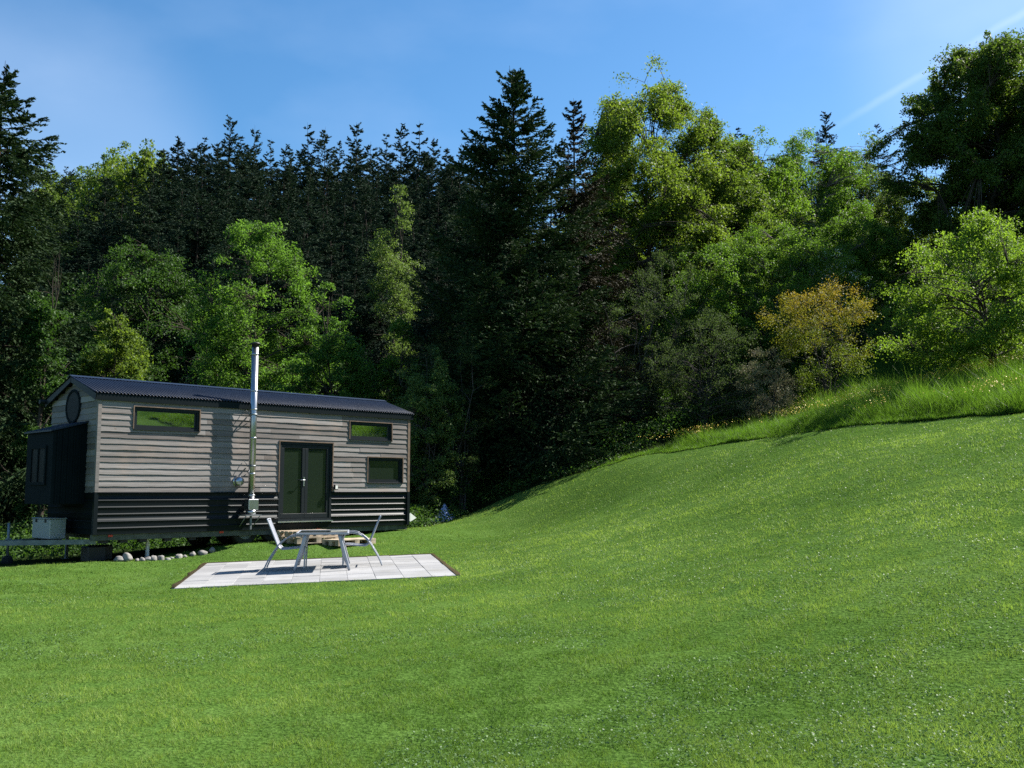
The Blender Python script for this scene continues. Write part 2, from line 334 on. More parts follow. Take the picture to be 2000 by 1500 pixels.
def meadow_grass():
    rg = np.random.default_rng(4); n = 420000
    x = rg.uniform(1.0, 19, n); y = yb(x)+(vnoise(x, y := yb(x), 1.5, 5)-.5)*.5+(vnoise(x, yb(x), .35, 6)-.5)*.35+rg.random(n)**1.6*17
    lim = np.interp(x, [1, 3.3, 5, 9.5, 13, 17, 30], [32.2, 31, 30.2, 34.0, 39.2, 41, 41])
    d = y-yb(x); k = (y < lim) & (rg.random(n) < np.clip((x-.5)/2.5, .1, 1)); x, y, d = x[k], y[k], d[k]; n = len(x)
    big = vnoise(x, y, .9, 41)*.6+vnoise(x, y, .28, 42)*.5; tall = rg.random(n) < .04
    h = (.12+.22*rg.random(n))*(.35+1.0*big)*np.clip(.22+d*.5, .22, 1)*np.clip(.5+(x-2)/5, .5, 1.25)*np.where(tall, 1.7, 1)*np.where((x > 9.3) & (vnoise(x, y, .7, 43) > .6), 1.6, 1)
    blades('tall_grass', x, y, h, .009+.010*rg.random(n), rg.uniform(.05, 1.3, n)**1.2, M['tallblade'], np.clip(.5*rg.random(n)+.5*big, 0, 1), rg, None, 'tall unmown meadow grass in a strip above the lawn')
    # buttercups: petals on thin stalks, in drifts
    n = 24000; x = rg.uniform(2.2, 17, n); d = rg.uniform(.5, 13, n); y = yb(x)+d
    lim = np.interp(x, [1, 3.3, 5, 9.5, 13, 17, 30], [32.2, 31, 30.2, 34.0, 39.2, 41, 41]); cl = vnoise(x, y, 1.4, 52)
    k = (y < lim) & ((cl > .68) | ((x < 6.5) & (d > .9) & (d < 2.6) & (cl > .4)) | (rg.random(n) < .04)); x, y = x[k], y[k]; n = len(x)
    z = gz(x, y)+.36+.22*rg.random(n); nn = rg.normal(size=(n, 3))*.5+np.array([-.2, -.5, .7]); nn /= np.linalg.norm(nn, axis=1)[:, None]; u, v = perp_frame(nn, rg); s = .010+.007*rg.random(n)
    P = np.stack([x, y, z], 1); V = np.stack([P+(u*math.cos(a)+v*math.sin(a))*s[:, None] for a in np.arange(5)*2*np.pi/5], 1).reshape(-1, 3)
    tag(link('buttercups', np_mesh('buttercups', V, np.arange(5*n).reshape(n, 5), rg.random(n)), M['butter']), 'yellow buttercup flowers dotted through the tall meadow grass', 'flowers', kind='stuff')
lawn_grass(); meadow_grass()

# ------------------------------------------------------------------ man-made materials
def woodmat():
    m, o = newmat('weathered_larch'); t = attr()
    g1_ = tnoise(3.0, 6, (.35, 9, 9), rough=.65); g2_ = tnoise(9, 5, (.12, 9, 9)); blot = tnoise(1.1, 4)
    c = ramp(mth('ADD', mth('MULTIPLY', t, .45), mth('MULTIPLY', g1_, .55)), (.2, (.105, .091, .083)), (.5, (.20, .185, .177)), (.8, (.295, .278, .27)))
    c = mixc(.5, c, ramp(g2_, (.35, (.35, .32, .29)), (.65, (1.15, 1.12, 1.1))), 'MULTIPLY')
    c = mixc(mth('MULTIPLY', mth('SUBTRACT', blot, .55, clamp=True), 1.6, clamp=True), c, (.36, .25, .18))
    k = N('ShaderNodeTexVoronoi'); tc = N('ShaderNodeTexCoord'); mp = N('ShaderNodeMapping'); mp.inputs['Scale'].default_value = (1.1, 1, 4.5); Lk(tc.outputs['Object'], mp.inputs[0]); Lk(mp.outputs[0], k.inputs['Vector']); k.inputs['Scale'].default_value = 1.6
    c = mixc(mth('LESS_THAN', k.outputs['Distance'], .055), c, (.13, .09, .06))
    Lk(pbsdf(c, .75, 0, .25, g1_, .35, .004).outputs[0], o.inputs[0]); return m
M['wood'] = woodmat()
M['metal_dark'] = simple('dark_blue_sheet_metal', (.005, .009, .011), .42, 0, .13, .15, 3)
M['metal_matte'] = simple('matte_dark_cladding', (.006, .010, .012), .7, 0, .05, .15, 3)
M['roof'] = simple('corrugated_roof_sheet', (.009, .016, .034), .45, 0, .25, .15, 2)
M['frame_dark'] = simple('anthracite_frame', (.007, .011, .014), .45, 0, .25, .1)
M['steel'] = simple('polished_steel_pipe', (.40, .41, .43), .33, 1, .5, .1, 3)
M['alu'] = simple('brushed_aluminium', (.52, .54, .57), .36, 1, .5, .1, 8)
M['alu_paint'] = simple('silver_painted_tube', (.30, .32, .36), .45, .2, .5, .08, 8)
M['galv'] = simple('galvanised_steel', (.20, .22, .23), .55, .6, .5, .3, 7)
M['chassis'] = simple('weathered_chassis', (.10, .105, .085), .7, .3, .4, .4, 6)
M['rubber'] = simple('black_rubber', (.018, .018, .018), .8, 0, .3, .3, 20)
M['red'] = simple('red_reflector', (.55, .035, .015), .3, 0, .5, .05)
M['white'] = simple('white_plastic', (.72, .72, .68), .5, 0, .4, .06)
M['black'] = simple('black_metal', (.012, .012, .014), .5, .2, .5, .2)
M['trimwood'] = simple('brown_trim_wood', (.16, .11, .075), .7, 0, .3, .35, 9)
M['pallet'] = simple('pallet_wood', (.42, .34, .25), .8, 0, .2, .45, 5, .3)
M["stone"] = simple("pale_fieldstone", (.26, .25, .235), .85, 0, .2, .4, 4, .5)
M['tarp'] = simple('pale_blue_tarpaulin', (.42, .50, .80), .5, 0, .4, .12, 3)
M['curtain'] = simple('pale_curtain', (.30, .34, .32), .9, 0, .1, .2, 4)
def slingmat():
    m, o = newmat('grey_textile_sling'); tc = N('ShaderNodeTexCoord'); w = N('ShaderNodeTexWave'); w.inputs['Scale'].default_value = 45; w.bands_direction = 'Y'; Lk(tc.outputs['Object'], w.inputs[0])
    Lk(pbsdf(ramp(w.outputs['Fac'], (.2, (.14, .15, .18)), (.8, (.25, .26, .30))), .7, 0, .3).outputs[0], o.inputs[0]); return m
M['sling'] = slingmat()
def glassmat(name, tint, gl=.22, tr=.0):
    m, o = newmat(name); g = N('ShaderNodeBsdfGlossy'); g.inputs['Roughness'].default_value = .015; g.inputs['Color'].default_value = (.9, .95, .92, 1)
    b = tnoise(1.3, 2); bm = N('ShaderNodeBump'); bm.inputs['Strength'].default_value = .02; bm.inputs['Distance'].default_value = .02; Lk(b, bm.inputs['Height']); Lk(bm.outputs[0], g.inputs['Normal'])
    d = pbsdf(tint, .3, 0, .2).outputs[0]
    if tr:
        t = N('ShaderNodeBsdfTransparent'); t.inputs[0].default_value = (.74, .86, .82, 1); mx = N('ShaderNodeMixShader'); mx.inputs[0].default_value = tr; Lk(d, mx.inputs[1]); Lk(t.outputs[0], mx.inputs[2]); d = mx.outputs[0]
    fr = N('ShaderNodeFresnel'); fr.inputs[0].default_value = 1.5; mx = N('ShaderNodeMixShader'); Lk(mth('ADD', fr.outputs[0], gl, clamp=True), mx.inputs[0]); Lk(d, mx.inputs[1]); Lk(g.outputs[0], mx.inputs[2]); Lk(mx.outputs[0], o.inputs[0]); return m
M['glass'] = glassmat('window_glass', (.012, .018, .014), .46)
M['glass_low'] = glassmat('door_glass', (.008, .014, .010), .0)
M['glass_dark'] = simple('dark_gable_glass', (.006, .007, .008), .5, 0, .1)
M['tableglass'] = glassmat('frosted_table_glass', (.30, .38, .38), .10, .70)
def tilemat():
    m, o = newmat('concrete_paving_slab'); t = attr(); f = tnoise(2.2, 6); f2 = tnoise(60, 3)
    c = ramp(mth('ADD', mth('MULTIPLY', t, .5), mth('MULTIPLY', f, .5)), (.3, (.215, .216, .22)), (.7, (.30, .30, .303)))
    c = mixc(.35, c, ramp(f2, (.35, (.62, .62, .62)), (.65, (1.1, 1.1, 1.1))), 'MULTIPLY')
    st = tnoise(1.6, 7, (1, 1, 1), rough=.75); c = mixc(mth('MULTIPLY', mth('SUBTRACT', st, .52, clamp=True), 2.6, clamp=True), c, (.19, .18, .15))
    Lk(pbsdf(c, .8, 0, .25, f2, .2, .003).outputs[0], o.inputs[0]); return m
M['tile'] = tilemat()
def checker():
    m, o = newmat('checker_plate'); tc = N('ShaderNodeTexCoord'); mp = N('ShaderNodeMapping'); mp.inputs['Rotation'].default_value = (R(45), R(45), R(45)); Lk(tc.outputs['Object'], mp.inputs[0])
    b = N('ShaderNodeTexBrick'); b.inputs['Scale'].default_value = 9; Lk(mp.outputs[0], b.inputs[0])
    Lk(pbsdf((.30, .32, .33), .45, .5, .5, b.outputs['Fac'], .6, .01).outputs[0], o.inputs[0]); return m
M['checker'] = checker()

# ------------------------------------------------------------------ tiny house on its trailer (local x along the front wall, y to the back)
HX, HY, HA, HL, HW = -8.68, 20.93, .79895, 8.44, 2.51
ZB, ZM, ZE, ZR = .62, 1.495, 3.565, 3.985
def cut(t0, t1, z0, z1, holes):
    """the strip t0..t1 x z0..z1 minus rectangles"""
    br = sorted({t0, t1, *[min(max(h, t0), t1) for r in holes for h in r[:2]]}); out = []
    for a, b in zip(br[:-1], br[1:]):
        if b-a < 1e-4: continue
        segs = [(z0, z1)]
        for r in holes:
            if r[0] < (a+b)/2 < r[1]: segs = [s for (p, q) in segs for s in ((p, min(q, r[2])), (max(p, r[3]), q)) if s[1]-s[0] > 1e-3]
        out += [(a, b, p, q) for p, q in segs]
    # merge neighbours
    mg = []
    for s in out:
        if mg and abs(mg[-1][1]-s[0]) < 1e-6 and mg[-1][2:] == s[2:]: mg[-1] = (mg[-1][0], s[1])+s[2:]
        else: mg.append(s)
    return mg
def boards(mb, rg, t0, t1, zlo, zhi, holes, put, exposure=.129, clip=None):
    z = zlo
    while z < zhi-.01:
        z1 = min(z+exposure, zhi); br = [t0]
        while br[-1] < t1-.01: br.append(min(t1, br[-1]+rg.uniform(2.4, 4.2)))
        if len(br) > 2 and br[-1]-br[-2] < .8: br.pop(-2)
        for a, b in zip(br[:-1], br[1:]):
            a_, b_ = (a, b) if clip is None else clip(a, b, z1 if z1 < zhi else z1)
            if b_-a_ < .05: continue
            mb.tint = rg.random(); ph = rg.random(4)*6.28; jit = rg.normal()*.0015
            for (p, q, zl, zh) in cut(a_, b_, z, z1, holes):
                g = .0015; n = max(2, int((q-p)/.08)+1); ts = np.linspace(p+g, q-g, n); V = []
                for tt in ts:
                    wv = (.0028*math.sin(tt*4.1+ph[0])+.0022*math.sin(tt*9.3+ph[1])+.0014*math.sin(tt*23+ph[3]))*(1 if zl == z else 0)
                    pr = lambda zz: .006+.017*(z1-zz)/exposure+jit+.0015*math.sin(tt*3+ph[2])
                    zb_ = zl+wv-.004*(zl == z)
                    V += [put(tt, zb_, 0.), put(tt, zb_, pr(zl)), put(tt, zh, pr(zh)), put(tt, zh, 0.)]
                Fc = []
                for i in range(n-1):
                    o = i*4; Fc += [(o, o+4, o+5, o+1), (o+1, o+5, o+6, o+2), (o+2, o+6, o+7, o+3)]
                Fc += [(0, 1, 2, 3), ((n-1)*4+3, (n-1)*4+2, (n-1)*4+1, (n-1)*4)]
                mb.add(V, Fc)
        z = z1
def ribs(mb, t0, t1, zlo, zhi, holes, put, pitch=.146):
    """horizontal ribbed sheet: flats with a rolled nose"""
    k = int(round((zhi-zlo)/pitch)); pitch = (zhi-zlo)/k
    prof = [(0, .004), (.68, .004), (.72, .008), (.76, .014), (.80, .018), (.84, .019), (.88, .016), (.91, .010), (.94, .004), (1, .004)]
    for i in range(k):
        for (p, q, zl, zh) in cut(t0, t1, zlo+i*pitch, zlo+(i+1)*pitch, holes):
            f0 = (zl-zlo-i*pitch)/pitch; f1 = (zh-zlo-i*pitch)/pitch
            pf = [(f0, np.interp(f0, *zip(*prof)))]+[x for x in prof if f0 < x[0] < f1]+[(f1, np.interp(f1, *zip(*prof)))]
            V = []; 
            for f, o in pf: V += [put(p, zlo+(i+f)*pitch, o), put(q, zlo+(i+f)*pitch, o)]
            mb.add(V, [(2*j, 2*j+1, 2*j+3, 2*j+2) for j in range(len(pf)-1)], True)
def tiny_house():
    rg = np.random.default_rng(5); H = empty('tiny_house', (HX, HY, 0), HA)
    tag(H, 'wood clad tiny house on a trailer with dark corrugated roof and steel chimney', 'tiny house')
    win = [(.757, 2.285, 2.86, 3.337), (6.475, 7.84, 2.845, 3.296), (7.067, 8.225, 1.737, 2.392)]; door = (4.41, 5.945, .80, 2.71)
    holes = win+[door]; front = lambda t, z, o: (t, -o, z); gend = lambda w, z, o: (-o, w, z); rear = lambda w, z, o: (HL+o, w, z)
    MB().box(.03, HL-.03, .075, HW-.04, ZB, ZE-.02).build('wall_core', M['black'], H)
    b = MB(); boards(b, rg, .045, HL-.045, ZM, ZE-.11, holes, front); 
    gable = lambda a, c, z: ((a, c) if z <= ZE else (max(a, (z-ZE)/(ZR-ZE)*HW/2), min(c, HW-(z-ZE)/(ZR-ZE)*HW/2)))
    b.build('wood_siding', M['wood'], H)
    b = MB(); boards(b, rg, .045, HW-.045, ZM, ZR-.03, [(.5, 1.9, 1.2, 2.95)], gend, clip=gable); b.build('gable_siding', M['wood'], H); b = MB(); boards(b, rg, .045, HW-.045, ZM, ZR-.03, [], rear, clip=gable); b.build('gable_siding', M['wood'], H)
    b = MB()
    for x in (.0, HL-.06): b.add([(x+.03, .02, ZE), (x+.03, HW-.02, ZE), (x+.03, HW/2, ZR-.01)], [(0, 1, 2), (2, 1, 0)])
    b.box(.03, HL-.03, .0, .075, ZE-.12, ZE-.02); b.build('gable_core', M['black'], H)
    b = MB(); ribs(b, .045, HL-.045, ZB, ZM, [door], front); b.build('metal_skirt', M['metal_dark'], H)
    for pp in (gend, rear): b = MB(); ribs(b, .045, HW-.045, ZB, ZM, [], pp); b.build('metal_skirt', M['metal_matte'], H)
    for x0, x1 in ((.045, 4.41), (5.945, HL-.045)): MB().box(x0, x1, -.045, -.002, ZM-.012, ZM+.006).build('drip_rail', M['metal_dark'], H)
    for x0, x1 in ((-.03, .045), (HL-.045, HL+.03)):
        MB().box(x0, x1, -.03, .045, ZM+.006, ZE-.02).build('corner_board', M['trimwood' if x0 > 1 else 'wood'], H)
        MB().box(x0-.004, x1+.004, -.036, .05, ZB, ZM+.004).build('corner_trim', M['metal_dark'], H)
    # roof: corrugated sheets falling to both long sides
    for sgn, name in ((1, 'front'), (-1, 'back')):
        n = 113*6; xs = np.linspace(-.13, HL+.13, n+1); wv = .012*np.sin(np.arange(n+1)*2*np.pi/6)*1.4; V = []
        ey = -.075 if sgn > 0 else HW+.12; ez = ZE+.015-((.075 if sgn > 0 else .12)/(HW/2))*(ZR-ZE)*.9
        for th in (0, -.012):
            for (y, z) in ((HW/2, ZR+.045), (ey, ez+.045)): V.append(np.stack([xs, np.full(n+1, y), z+wv+th], 1))
        V = np.concatenate(V); i = np.arange(n); q = n+1
        F = np.concatenate([np.stack([i, i+1, i+1+q, i+q], 1), np.stack([i+2*q, i+3*q, i+1+3*q, i+1+2*q], 1), np.stack([i+q, i+1+q, i+1+3*q, i+3*q], 1)])
        link('roof_sheet', np_mesh('roof_sheet', V, F, smooth=True), M['roof'], H)
    b = MB(); b.sweep([(-.14, HW/2, ZR+.06), (HL+.14, HW/2, ZR+.06)], [(-.14, -.035), (0, .012), (.14, -.035), (.13, -.05), (0, -.004), (-.13, -.05)], False); b.build('ridge_cap', M['roof'], H)
    MB().box(-.11, HL+.11, -.058, -.036, ZE-.13, ZE+.005).build('fascia', M['metal_dark'], H)
    MB().box(-.10, HL+.10, -.036, -.0, ZE-.116, ZE-.108).build('soffit', M['metal_dark'], H)
    MB().tube([(-.22, HW+.17, ZE-.02), (HL+.1, HW+.17, ZE-.02)], .05).build('gutter', M['metal_dark'], H)
    for x in (-.115, HL+.09):
        for y0, y1 in ((-.075, HW/2), (HW+.12, HW/2)):
            b = MB(); z0 = ZE+.0-.04; b.sweep([(x+.012, y0, z0), (x+.012, y1, ZR+.02)], [(-.012, -.10), (.012, -.10), (.012, .035), (-.012, .035)], False)
            b.build('barge_board', M['metal_dark'], H)
    # windows: recessed frame, sash, glass
    def window(r, glass):
        t0, t1, z0, z1 = r; b = MB(); f = .055
        for a, c, d, e in ((t0, t1, z1-f, z1), (t0, t1, z0, z0+f), (t0, t0+f, z0+f, z1-f), (t1-f, t1, z0+f, z1-f)): b.box(a, c, .002, .075, d, e)
        w = b.build('window', M['frame_dark'], H)
        s = MB(); g = .032; u0, u1, v0, v1 = t0+f, t1-f, z0+f, z1-f
        for a, c, d, e in ((u0, u1, v1-g, v1), (u0, u1, v0, v0+g), (u0, u0+g, v0+g, v1-g), (u1-g, u1, v0+g, v1-g)): s.box(a, c, .022, .07, d, e)
        s.build('sash', M['frame_dark'], w)
        MB().box(u0+g, u1-g, .045, .055, v0+g, v1-g).build('pane', glass, w)
        MB().box(t0-.01, t1+.01, -.05, .0, z0-.022, z0-.002).build('sill', M['frame_dark'], w)
        s = MB(); tw = .022
        for a, c, d, e in ((t0-tw, t1+tw, z1+.001, z1+tw), (t0-tw, t0-.001, z0, z1), (t1+.001, t1+tw, z0, z1)): s.box(a, c, -.036, -.0, d, e)
        s.build('surround', M['trimwood'], w)
    for r, g in zip(win, ('glass', 'glass', 'glass_low')): window(r, M[g])
    # double door
    t0, t1, z0, z1 = door; b = MB(); f = .06
    for a, c, d, e in ((t0, t1, z1-f, z1), (t0, t1, z0, z0+.06), (t0, t0+f, z0+.06, z1-f), (t1-f, t1, z0+.06, z1-f)): b.box(a, c, -.012, .075, d, e)
    D = b.build('double_door', M['frame_dark'], H); tm = (t0+t1)/2-.02
    for u0, u1 in ((t0+f+.003, tm-.002), (tm+.002, t1-f-.003)):
        s = MB(); g = .085; v0, v1 = z0+.063, z1-f-.003
        for a, c, d, e in ((u0, u1, v1-g, v1), (u0, u1, v0, v0+g+.03), (u0, u0+g, v0+g+.03, v1-g), (u1-g, u1, v0+g+.03, v1-g)): s.box(a, c, .004, .06, d, e, .004)
        s.build('door_leaf', M['frame_dark'], D); MB().box(u0+g, u1-g, .035, .045, v0+g+.03, v1-g).build('pane', M['glass_low'], D)
    hb = MB(); hb.box(tm-.045, tm-.015, -.006, .004, 1.64, 1.86); hb.tube([(tm-.03, -.005, 1.79), (tm-.03, -.05, 1.79), (tm-.05, -.055, 1.79), (tm-.17, -.055, 1.79)], .011, 8); hb.build('handle', M['alu'], D)
    MB().box(t0-.03, t1+.03, -.06, .0, z0-.03, z0-.003).build('threshold', M['alu'], D)
    s = MB(); tw = .025
    for a, c, d, e in ((t0-tw, t1+tw, z1+.001, z1+tw), (t0-tw, t0-.001, ZM, z1), (t1+.001, t1+tw, ZM, z1)): s.box(a, c, -.038, -.0, d, e)
    s.build('surround', M['trimwood'], D)
    # round gable window
    cw, cz, rr = 1.27, 3.36, .33; b = MB(); b.lathe([(rr+.05, .02), (rr+.05, -.045), (rr-.01, -.045), (rr-.02, -.01)], (0, cw, cz), 40, 'x'); w = b.build('round_window', M['metal_matte'], H)
    b = MB(); b.lathe([(.001, -.036), (rr, -.036)], (0, cw, cz), 40, 'x', False); b.build('pane', M['glass_dark'], w)
    # bay on the gable end with a lean-to top
    x0, y0, y1, zb, zo, zi = -.72, .5, 1.9, 1.25, 2.76, 2.96; b = MB()
    b.add([(x0, y0, zb), (0, y0, zb), (0, y0, zi), (x0, y0, zo), (x0, y1, zb), (0, y1, zb), (0, y1, zi), (x0, y1, zo)], [(0, 1, 2, 3), (7, 6, 5, 4), (0, 3, 7, 4), (3, 2, 6, 7), (0, 4, 5, 1)])
    Bay = b.build('bay', M['metal_matte'], H); b = MB()
    for x in np.arange(x0+.08, -.04, .115): b.box(x, x+.028, y0-.022, y0-.001, zb+.02, np.interp(x, [x0, 0], [zo, zi])-.03)
    b.build('seam_rib', M['metal_matte'], Bay)
    b = MB(); b.add([(x0-.06, y0-.05, zo+.0), (.0, y0-.05, zi+.018), (.0, y1+.05, zi+.018), (x0-.06, y1+.05, zo+.0), (x0-.06, y0-.05, zo+.035), (.0, y0-.05, zi+.055), (.0, y1+.05, zi+.055), (x0-.06, y1+.05, zo+.035)], [(0, 3, 2, 1), (4, 5, 6, 7), (0, 1, 5, 4), (1, 2, 6, 5), (2, 3, 7, 6), (3, 0, 4, 7)]); b.build('bay_roof', M['roof'], Bay)
    b = MB(); bw = (.78, 1.62, 1.65, 2.48); f = .06
    for a, c, d, e in ((bw[0], bw[1], bw[3]-f, bw[3]), (bw[0], bw[1], bw[2], bw[2]+f), (bw[0], bw[0]+f, bw[2]+f, bw[3]-f), (bw[1]-f, bw[1], bw[2]+f, bw[3]-f), (1.18, 1.23, bw[2]+f, bw[3]-f)): b.box(x0-.03, x0-.001, a, c, d, e)
    b.build('bay_window_frame', M['metal_matte'], Bay); MB().box(x0-.012, x0-.002, bw[0]+f, bw[1]-f, bw[2]+f, bw[3]-f).build('bay_pane', M['glass_dark'], Bay)
    # chimney
    cx, cy, cr = 3.54, -.228, .078; ch = MB(); ch.tube([(cx, cy, 1.34), (cx, cy, 4.90)], cr, 28); CH = ch.build('chimney', M['steel'], H)
    for z in (1.42, 1.92, 2.75, 3.42, 3.86, 4.72): b = MB(); b.lathe([(cr+.0005, -.02), (cr+.007, -.016), (cr+.007, .016), (cr+.0005, .02)], (cx, cy, z), 28); b.build('joint_ring', M['steel'], CH)
    b = MB(); b.lathe([(.02, 4.895), (cr+.004, 4.895), (cr+.008, 4.955), (cr+.035, 4.96), (cr+.04, 4.985), (.01, 5.02)], (cx, cy, 0), 28); b.build('chimney_cap', M['black'], CH)
    MB().box(cx-.13, cx+.13, cy-.12, cy+.10, 1.09, 1.335, .012).build('cleanout_box', M['steel'], CH)
    MB().lathe([(.05, 0), (.11, 0), (.12, .10), (.09, .10)], (cx, cy, .985), 24).build('drain_cup', M['steel'], CH)
    b = MB(); b.box(cx-.21, cx+.21, cy-.13, -.03, .955, .975); b.box(cx-.02, cx+.02, cy-.02, cy+.02, .64, .955); b.tube([(cx-.18, cy-.1, .955), (cx-.18, -.04, .70)], .012, 6).tube([(cx+.18, cy-.1, .955), (cx+.18, -.04, .70)], .012, 6); b.build('support_bracket', M['galv'], CH)
    b = MB(); b.tube([(cx, cy+.11, 1.21), (cx, .02, 1.21)], .075, 20); b.build('wall_pipe', M['steel'], CH)
    for z in (3.30, 2.1): b = MB(); b.lathe([(cr+.001, -.02), (cr+.009, -.02), (cr+.009, .02), (cr+.001, .02)], (cx, cy, z), 28); b.box(cx-.012, cx+.012, cy+cr, -.03, z-.012, z+.012); b.tube([(cx, cy+cr, z-.01), (cx, -.03, z-.16)], .008, 6).tube([(cx-.09, cy+.03, z), (cx-.10, -.03, z+.12)], .008, 6); b.build('wall_clamp', M['galv'], CH)
    # air inlet beside the chimney, lamp beside the door
    b = MB(); b.lathe([(.0, -.17), (.06, -.165), (.10, -.14), (.115, -.10), (.115, -.04), (.13, -.035), (.13, -.025)], (3.30, 0, 1.745), 24, 'y'); b.build('air_vent', M['steel'], H)
    b = MB(); b.box(5.985, 6.085, -.10, -.035, 1.55, 1.68, .008); w = b.build('wall_lamp', M['black'], H)
    MB().box(6.0, 6.07, -.104, -.1005, 1.57, 1.66).build('lamp_lens', M['white'], w)
    # trailer
    b = MB()
    for y in (.04, HW-.12): b.box(-.02, HL+.0, y, y+.08, ZB-.125, ZB-.004)
    for x in np.arange(.3, HL, .82): b.box(x, x+.06, .12, HW-.12, ZB-.11, ZB-.02)
    T = b.build('trailer_chassis', M['chassis'], H)
    for x in (.37, 2.95, 5.6): MB().box(x-.05, x+.05, .028, .040, ZB-.055, ZB-.012).build('side_marker', M['red'], T)
    for x in (.2, .62, 1.05, 1.62, 2.2):
        MB().box(x, x+.16, .10, .24, ZB-.19, ZB-.125).build('cross_hanger', M['black'], T)
    b = MB()
    for y in (.35, HW-.35): b.sweep([(.2, y, .46), (-1.42, HW/2+(.05 if y > 1 else -.05), .46)], [(-.035, -.05), (.035, -.05), (.035, .05), (-.035, .05)], False)
    b.box(-1.62, -1.36, HW/2-.07, HW/2+.07, .42, .50); DB = b.build('drawbar', M['galv'], H)
    b = MB(); b.tube([(-1.78, HW/2, .45), (-1.55, HW/2, .48)], .055, 12); b.build('coupling', M['black'], DB)
    b = MB(); b.tube([(-1.18, HW/2+.16, .06), (-1.18, HW/2+.16, .86)], .028, 10).box(-1.22, -1.14, HW/2+.10, HW/2+.22, .40, .54); JW = b.build('jockey_wheel', M['galv'], DB)
    b = MB(); b.lathe([(.02, -.035), (.10, -.035), (.12, 0), (.10, .035), (.02, .035)], (-1.18, HW/2+.16, .08), 20, 'y'); b.build('tyre', M['rubber'], JW)
    b = MB(); b.box(-.54, -.20, .92, 1.88, .515, .93, .012); TB = b.build('toolbox', M['checker'], H)
    MB().box(-.555, -.19, .905, 1.895, .93, .955, .006).build('lid', M['checker'], TB)
    for y in (1.15, 1.65): MB().box(-.56, -.541, y-.03, y+.03, .86, .94).build('latch', M['black'], TB)
    gh = math.cos(HA), math.sin(HA)
    def ground(x, y): return g1(HX+x*gh[0]-y*gh[1], HY+x*gh[1]+y*gh[0])
    for x in (3.62, 4.40):
        for y in (.10, HW-.32):
            zc = ground(x, y+.1)+.315; b = MB(); b.lathe([(.19, .02), (.29, .0), (.318, .03), (.322, .10), (.318, .17), (.29, .20), (.19, .18)], (x, y, zc), 32, 'y'); wh = b.build('wheel', M['rubber'], T)
            b = MB(); b.lathe([(.001, .05), (.07, .03), (.15, .06), (.19, .02), (.19, .18)], (x, y, zc), 24, 'y'); b.build('rim', M['galv'], wh)
    for x, y in ((1.42, .5), (.35, 2.2), (7.9, .3), (7.9, 2.2), (6.4, .3)):
        g = ground(x, y); MB().box(x-.03, x+.03, y-.03, y+.03, g, ZB-.12).box(x-.09, x+.09, y-.09, y+.09, g-.01, g+.02).build('jack_leg', M['white' if y < 1 else 'galv'], T)
    for x, y in ((.25, .55), (.55, .9)):
        g = ground(x, y); MB().box(x-.2, x+.2, y-.18, y+.18, g-.03, g+.30, .02).build('support_block', M['black'], T)
    # white triangle reflector at the rear corner
    b = MB(); b.add([(HL+.06, -.03, .94), (HL+.06, -.03, .70), (HL+.28, -.03, .80), (HL+.06, -.018, .94), (HL+.06, -.018, .70), (HL+.28, -.018, .80)], [(0, 1, 2), (5, 4, 3), (0, 3, 4, 1), (1, 4, 5, 2), (2, 5, 3, 0)]); b.box(HL+.03, HL+.06, -.028, -.02, .72, .92); b.build('triangle_reflector', M['white'], H)
tiny_house()
def hw(x, y): return HX+x*math.cos(HA)-y*math.sin(HA), HY+x*math.sin(HA)+y*math.cos(HA)

# ------------------------------------------------------------------ patio, table, chairs
def pz(x, y): return patio_z(x, y)+.008
def patio():
    b = MB(); rg = np.random.default_rng(8); nx, ny = 10, 9; ca, sa = math.cos(PH), math.sin(PH)
    for i in range(nx):
        for j in range(ny):
            u0, u1 = -PA/2+i*PA/nx+.0015, -PA/2+(i+1)*PA/nx-.0015; v0, v1 = -PB/2+j*PB/ny+.0015, -PB/2+(j+1)*PB/ny-.0015; dz = rg.normal()*.002; b.tint = rg.random(); tl = rg.normal(size=2)*.003; V = []
            for k, (e, h) in enumerate(((0, -.09), (0, -.004), (.004, 0))):
                for u, v in ((u0+e, v0+e), (u1-e, v0+e), (u1-e, v1-e), (u0+e, v1-e)):
                    x, y = PC[0]+u*ca-v*sa, PC[1]+u*sa+v*ca; V.append((x, y, pz(x, y)+h+dz+tl[0]*(u-u0)+tl[1]*(v-v0)))
            b.add(V, [(k*4+q, k*4+(q+1) % 4, k*4+4+(q+1) % 4, k*4+4+q) for k in range(2) for q in range(4)]+[(8, 9, 10, 11)])
    tag(b.build('patio', M['tile'], None), kind='structure')
    # bare soil strip round the back and the sides of the slabs
    V = []; F = []; n = 0
    for side, (p, q) in enumerate((((-1, 1), (1, 1)), ((1, 1), (1, -1)), ((-1, -1), (-1, 1)))):
        m = 60
        for i in range(m+1):
            t = i/m; u = (p[0]*(1-t)+q[0]*t)*PA/2; v = (p[1]*(1-t)+q[1]*t)*PB/2; o = np.array([(0, 1), (1, 0), (-1, 0)][side], float)
            wd = .008+.09*float(vnoise([t*14+side*5], [side*7.], 1, 3)[0])**1.5*(1 if side != 1 else .7)
            for e in (-.06, wd*.5, wd):
                uu, vv = u+o[0]*e, v+o[1]*e; x, y = PC[0]+uu*ca-vv*sa, PC[1]+uu*sa+vv*ca; V.append((x, y, g1(x, y)+(.006 if e == wd else .022)))
        for i in range(m):
            a = n+i*3; F += [(a, a+3, a+4, a+1), (a+1, a+4, a+5, a+2)]
        n = len(V)
    tag(link('soil_edge', np_mesh('soil_edge', V, np.array(F), smooth=True), M['soil']), kind='structure')
patio()
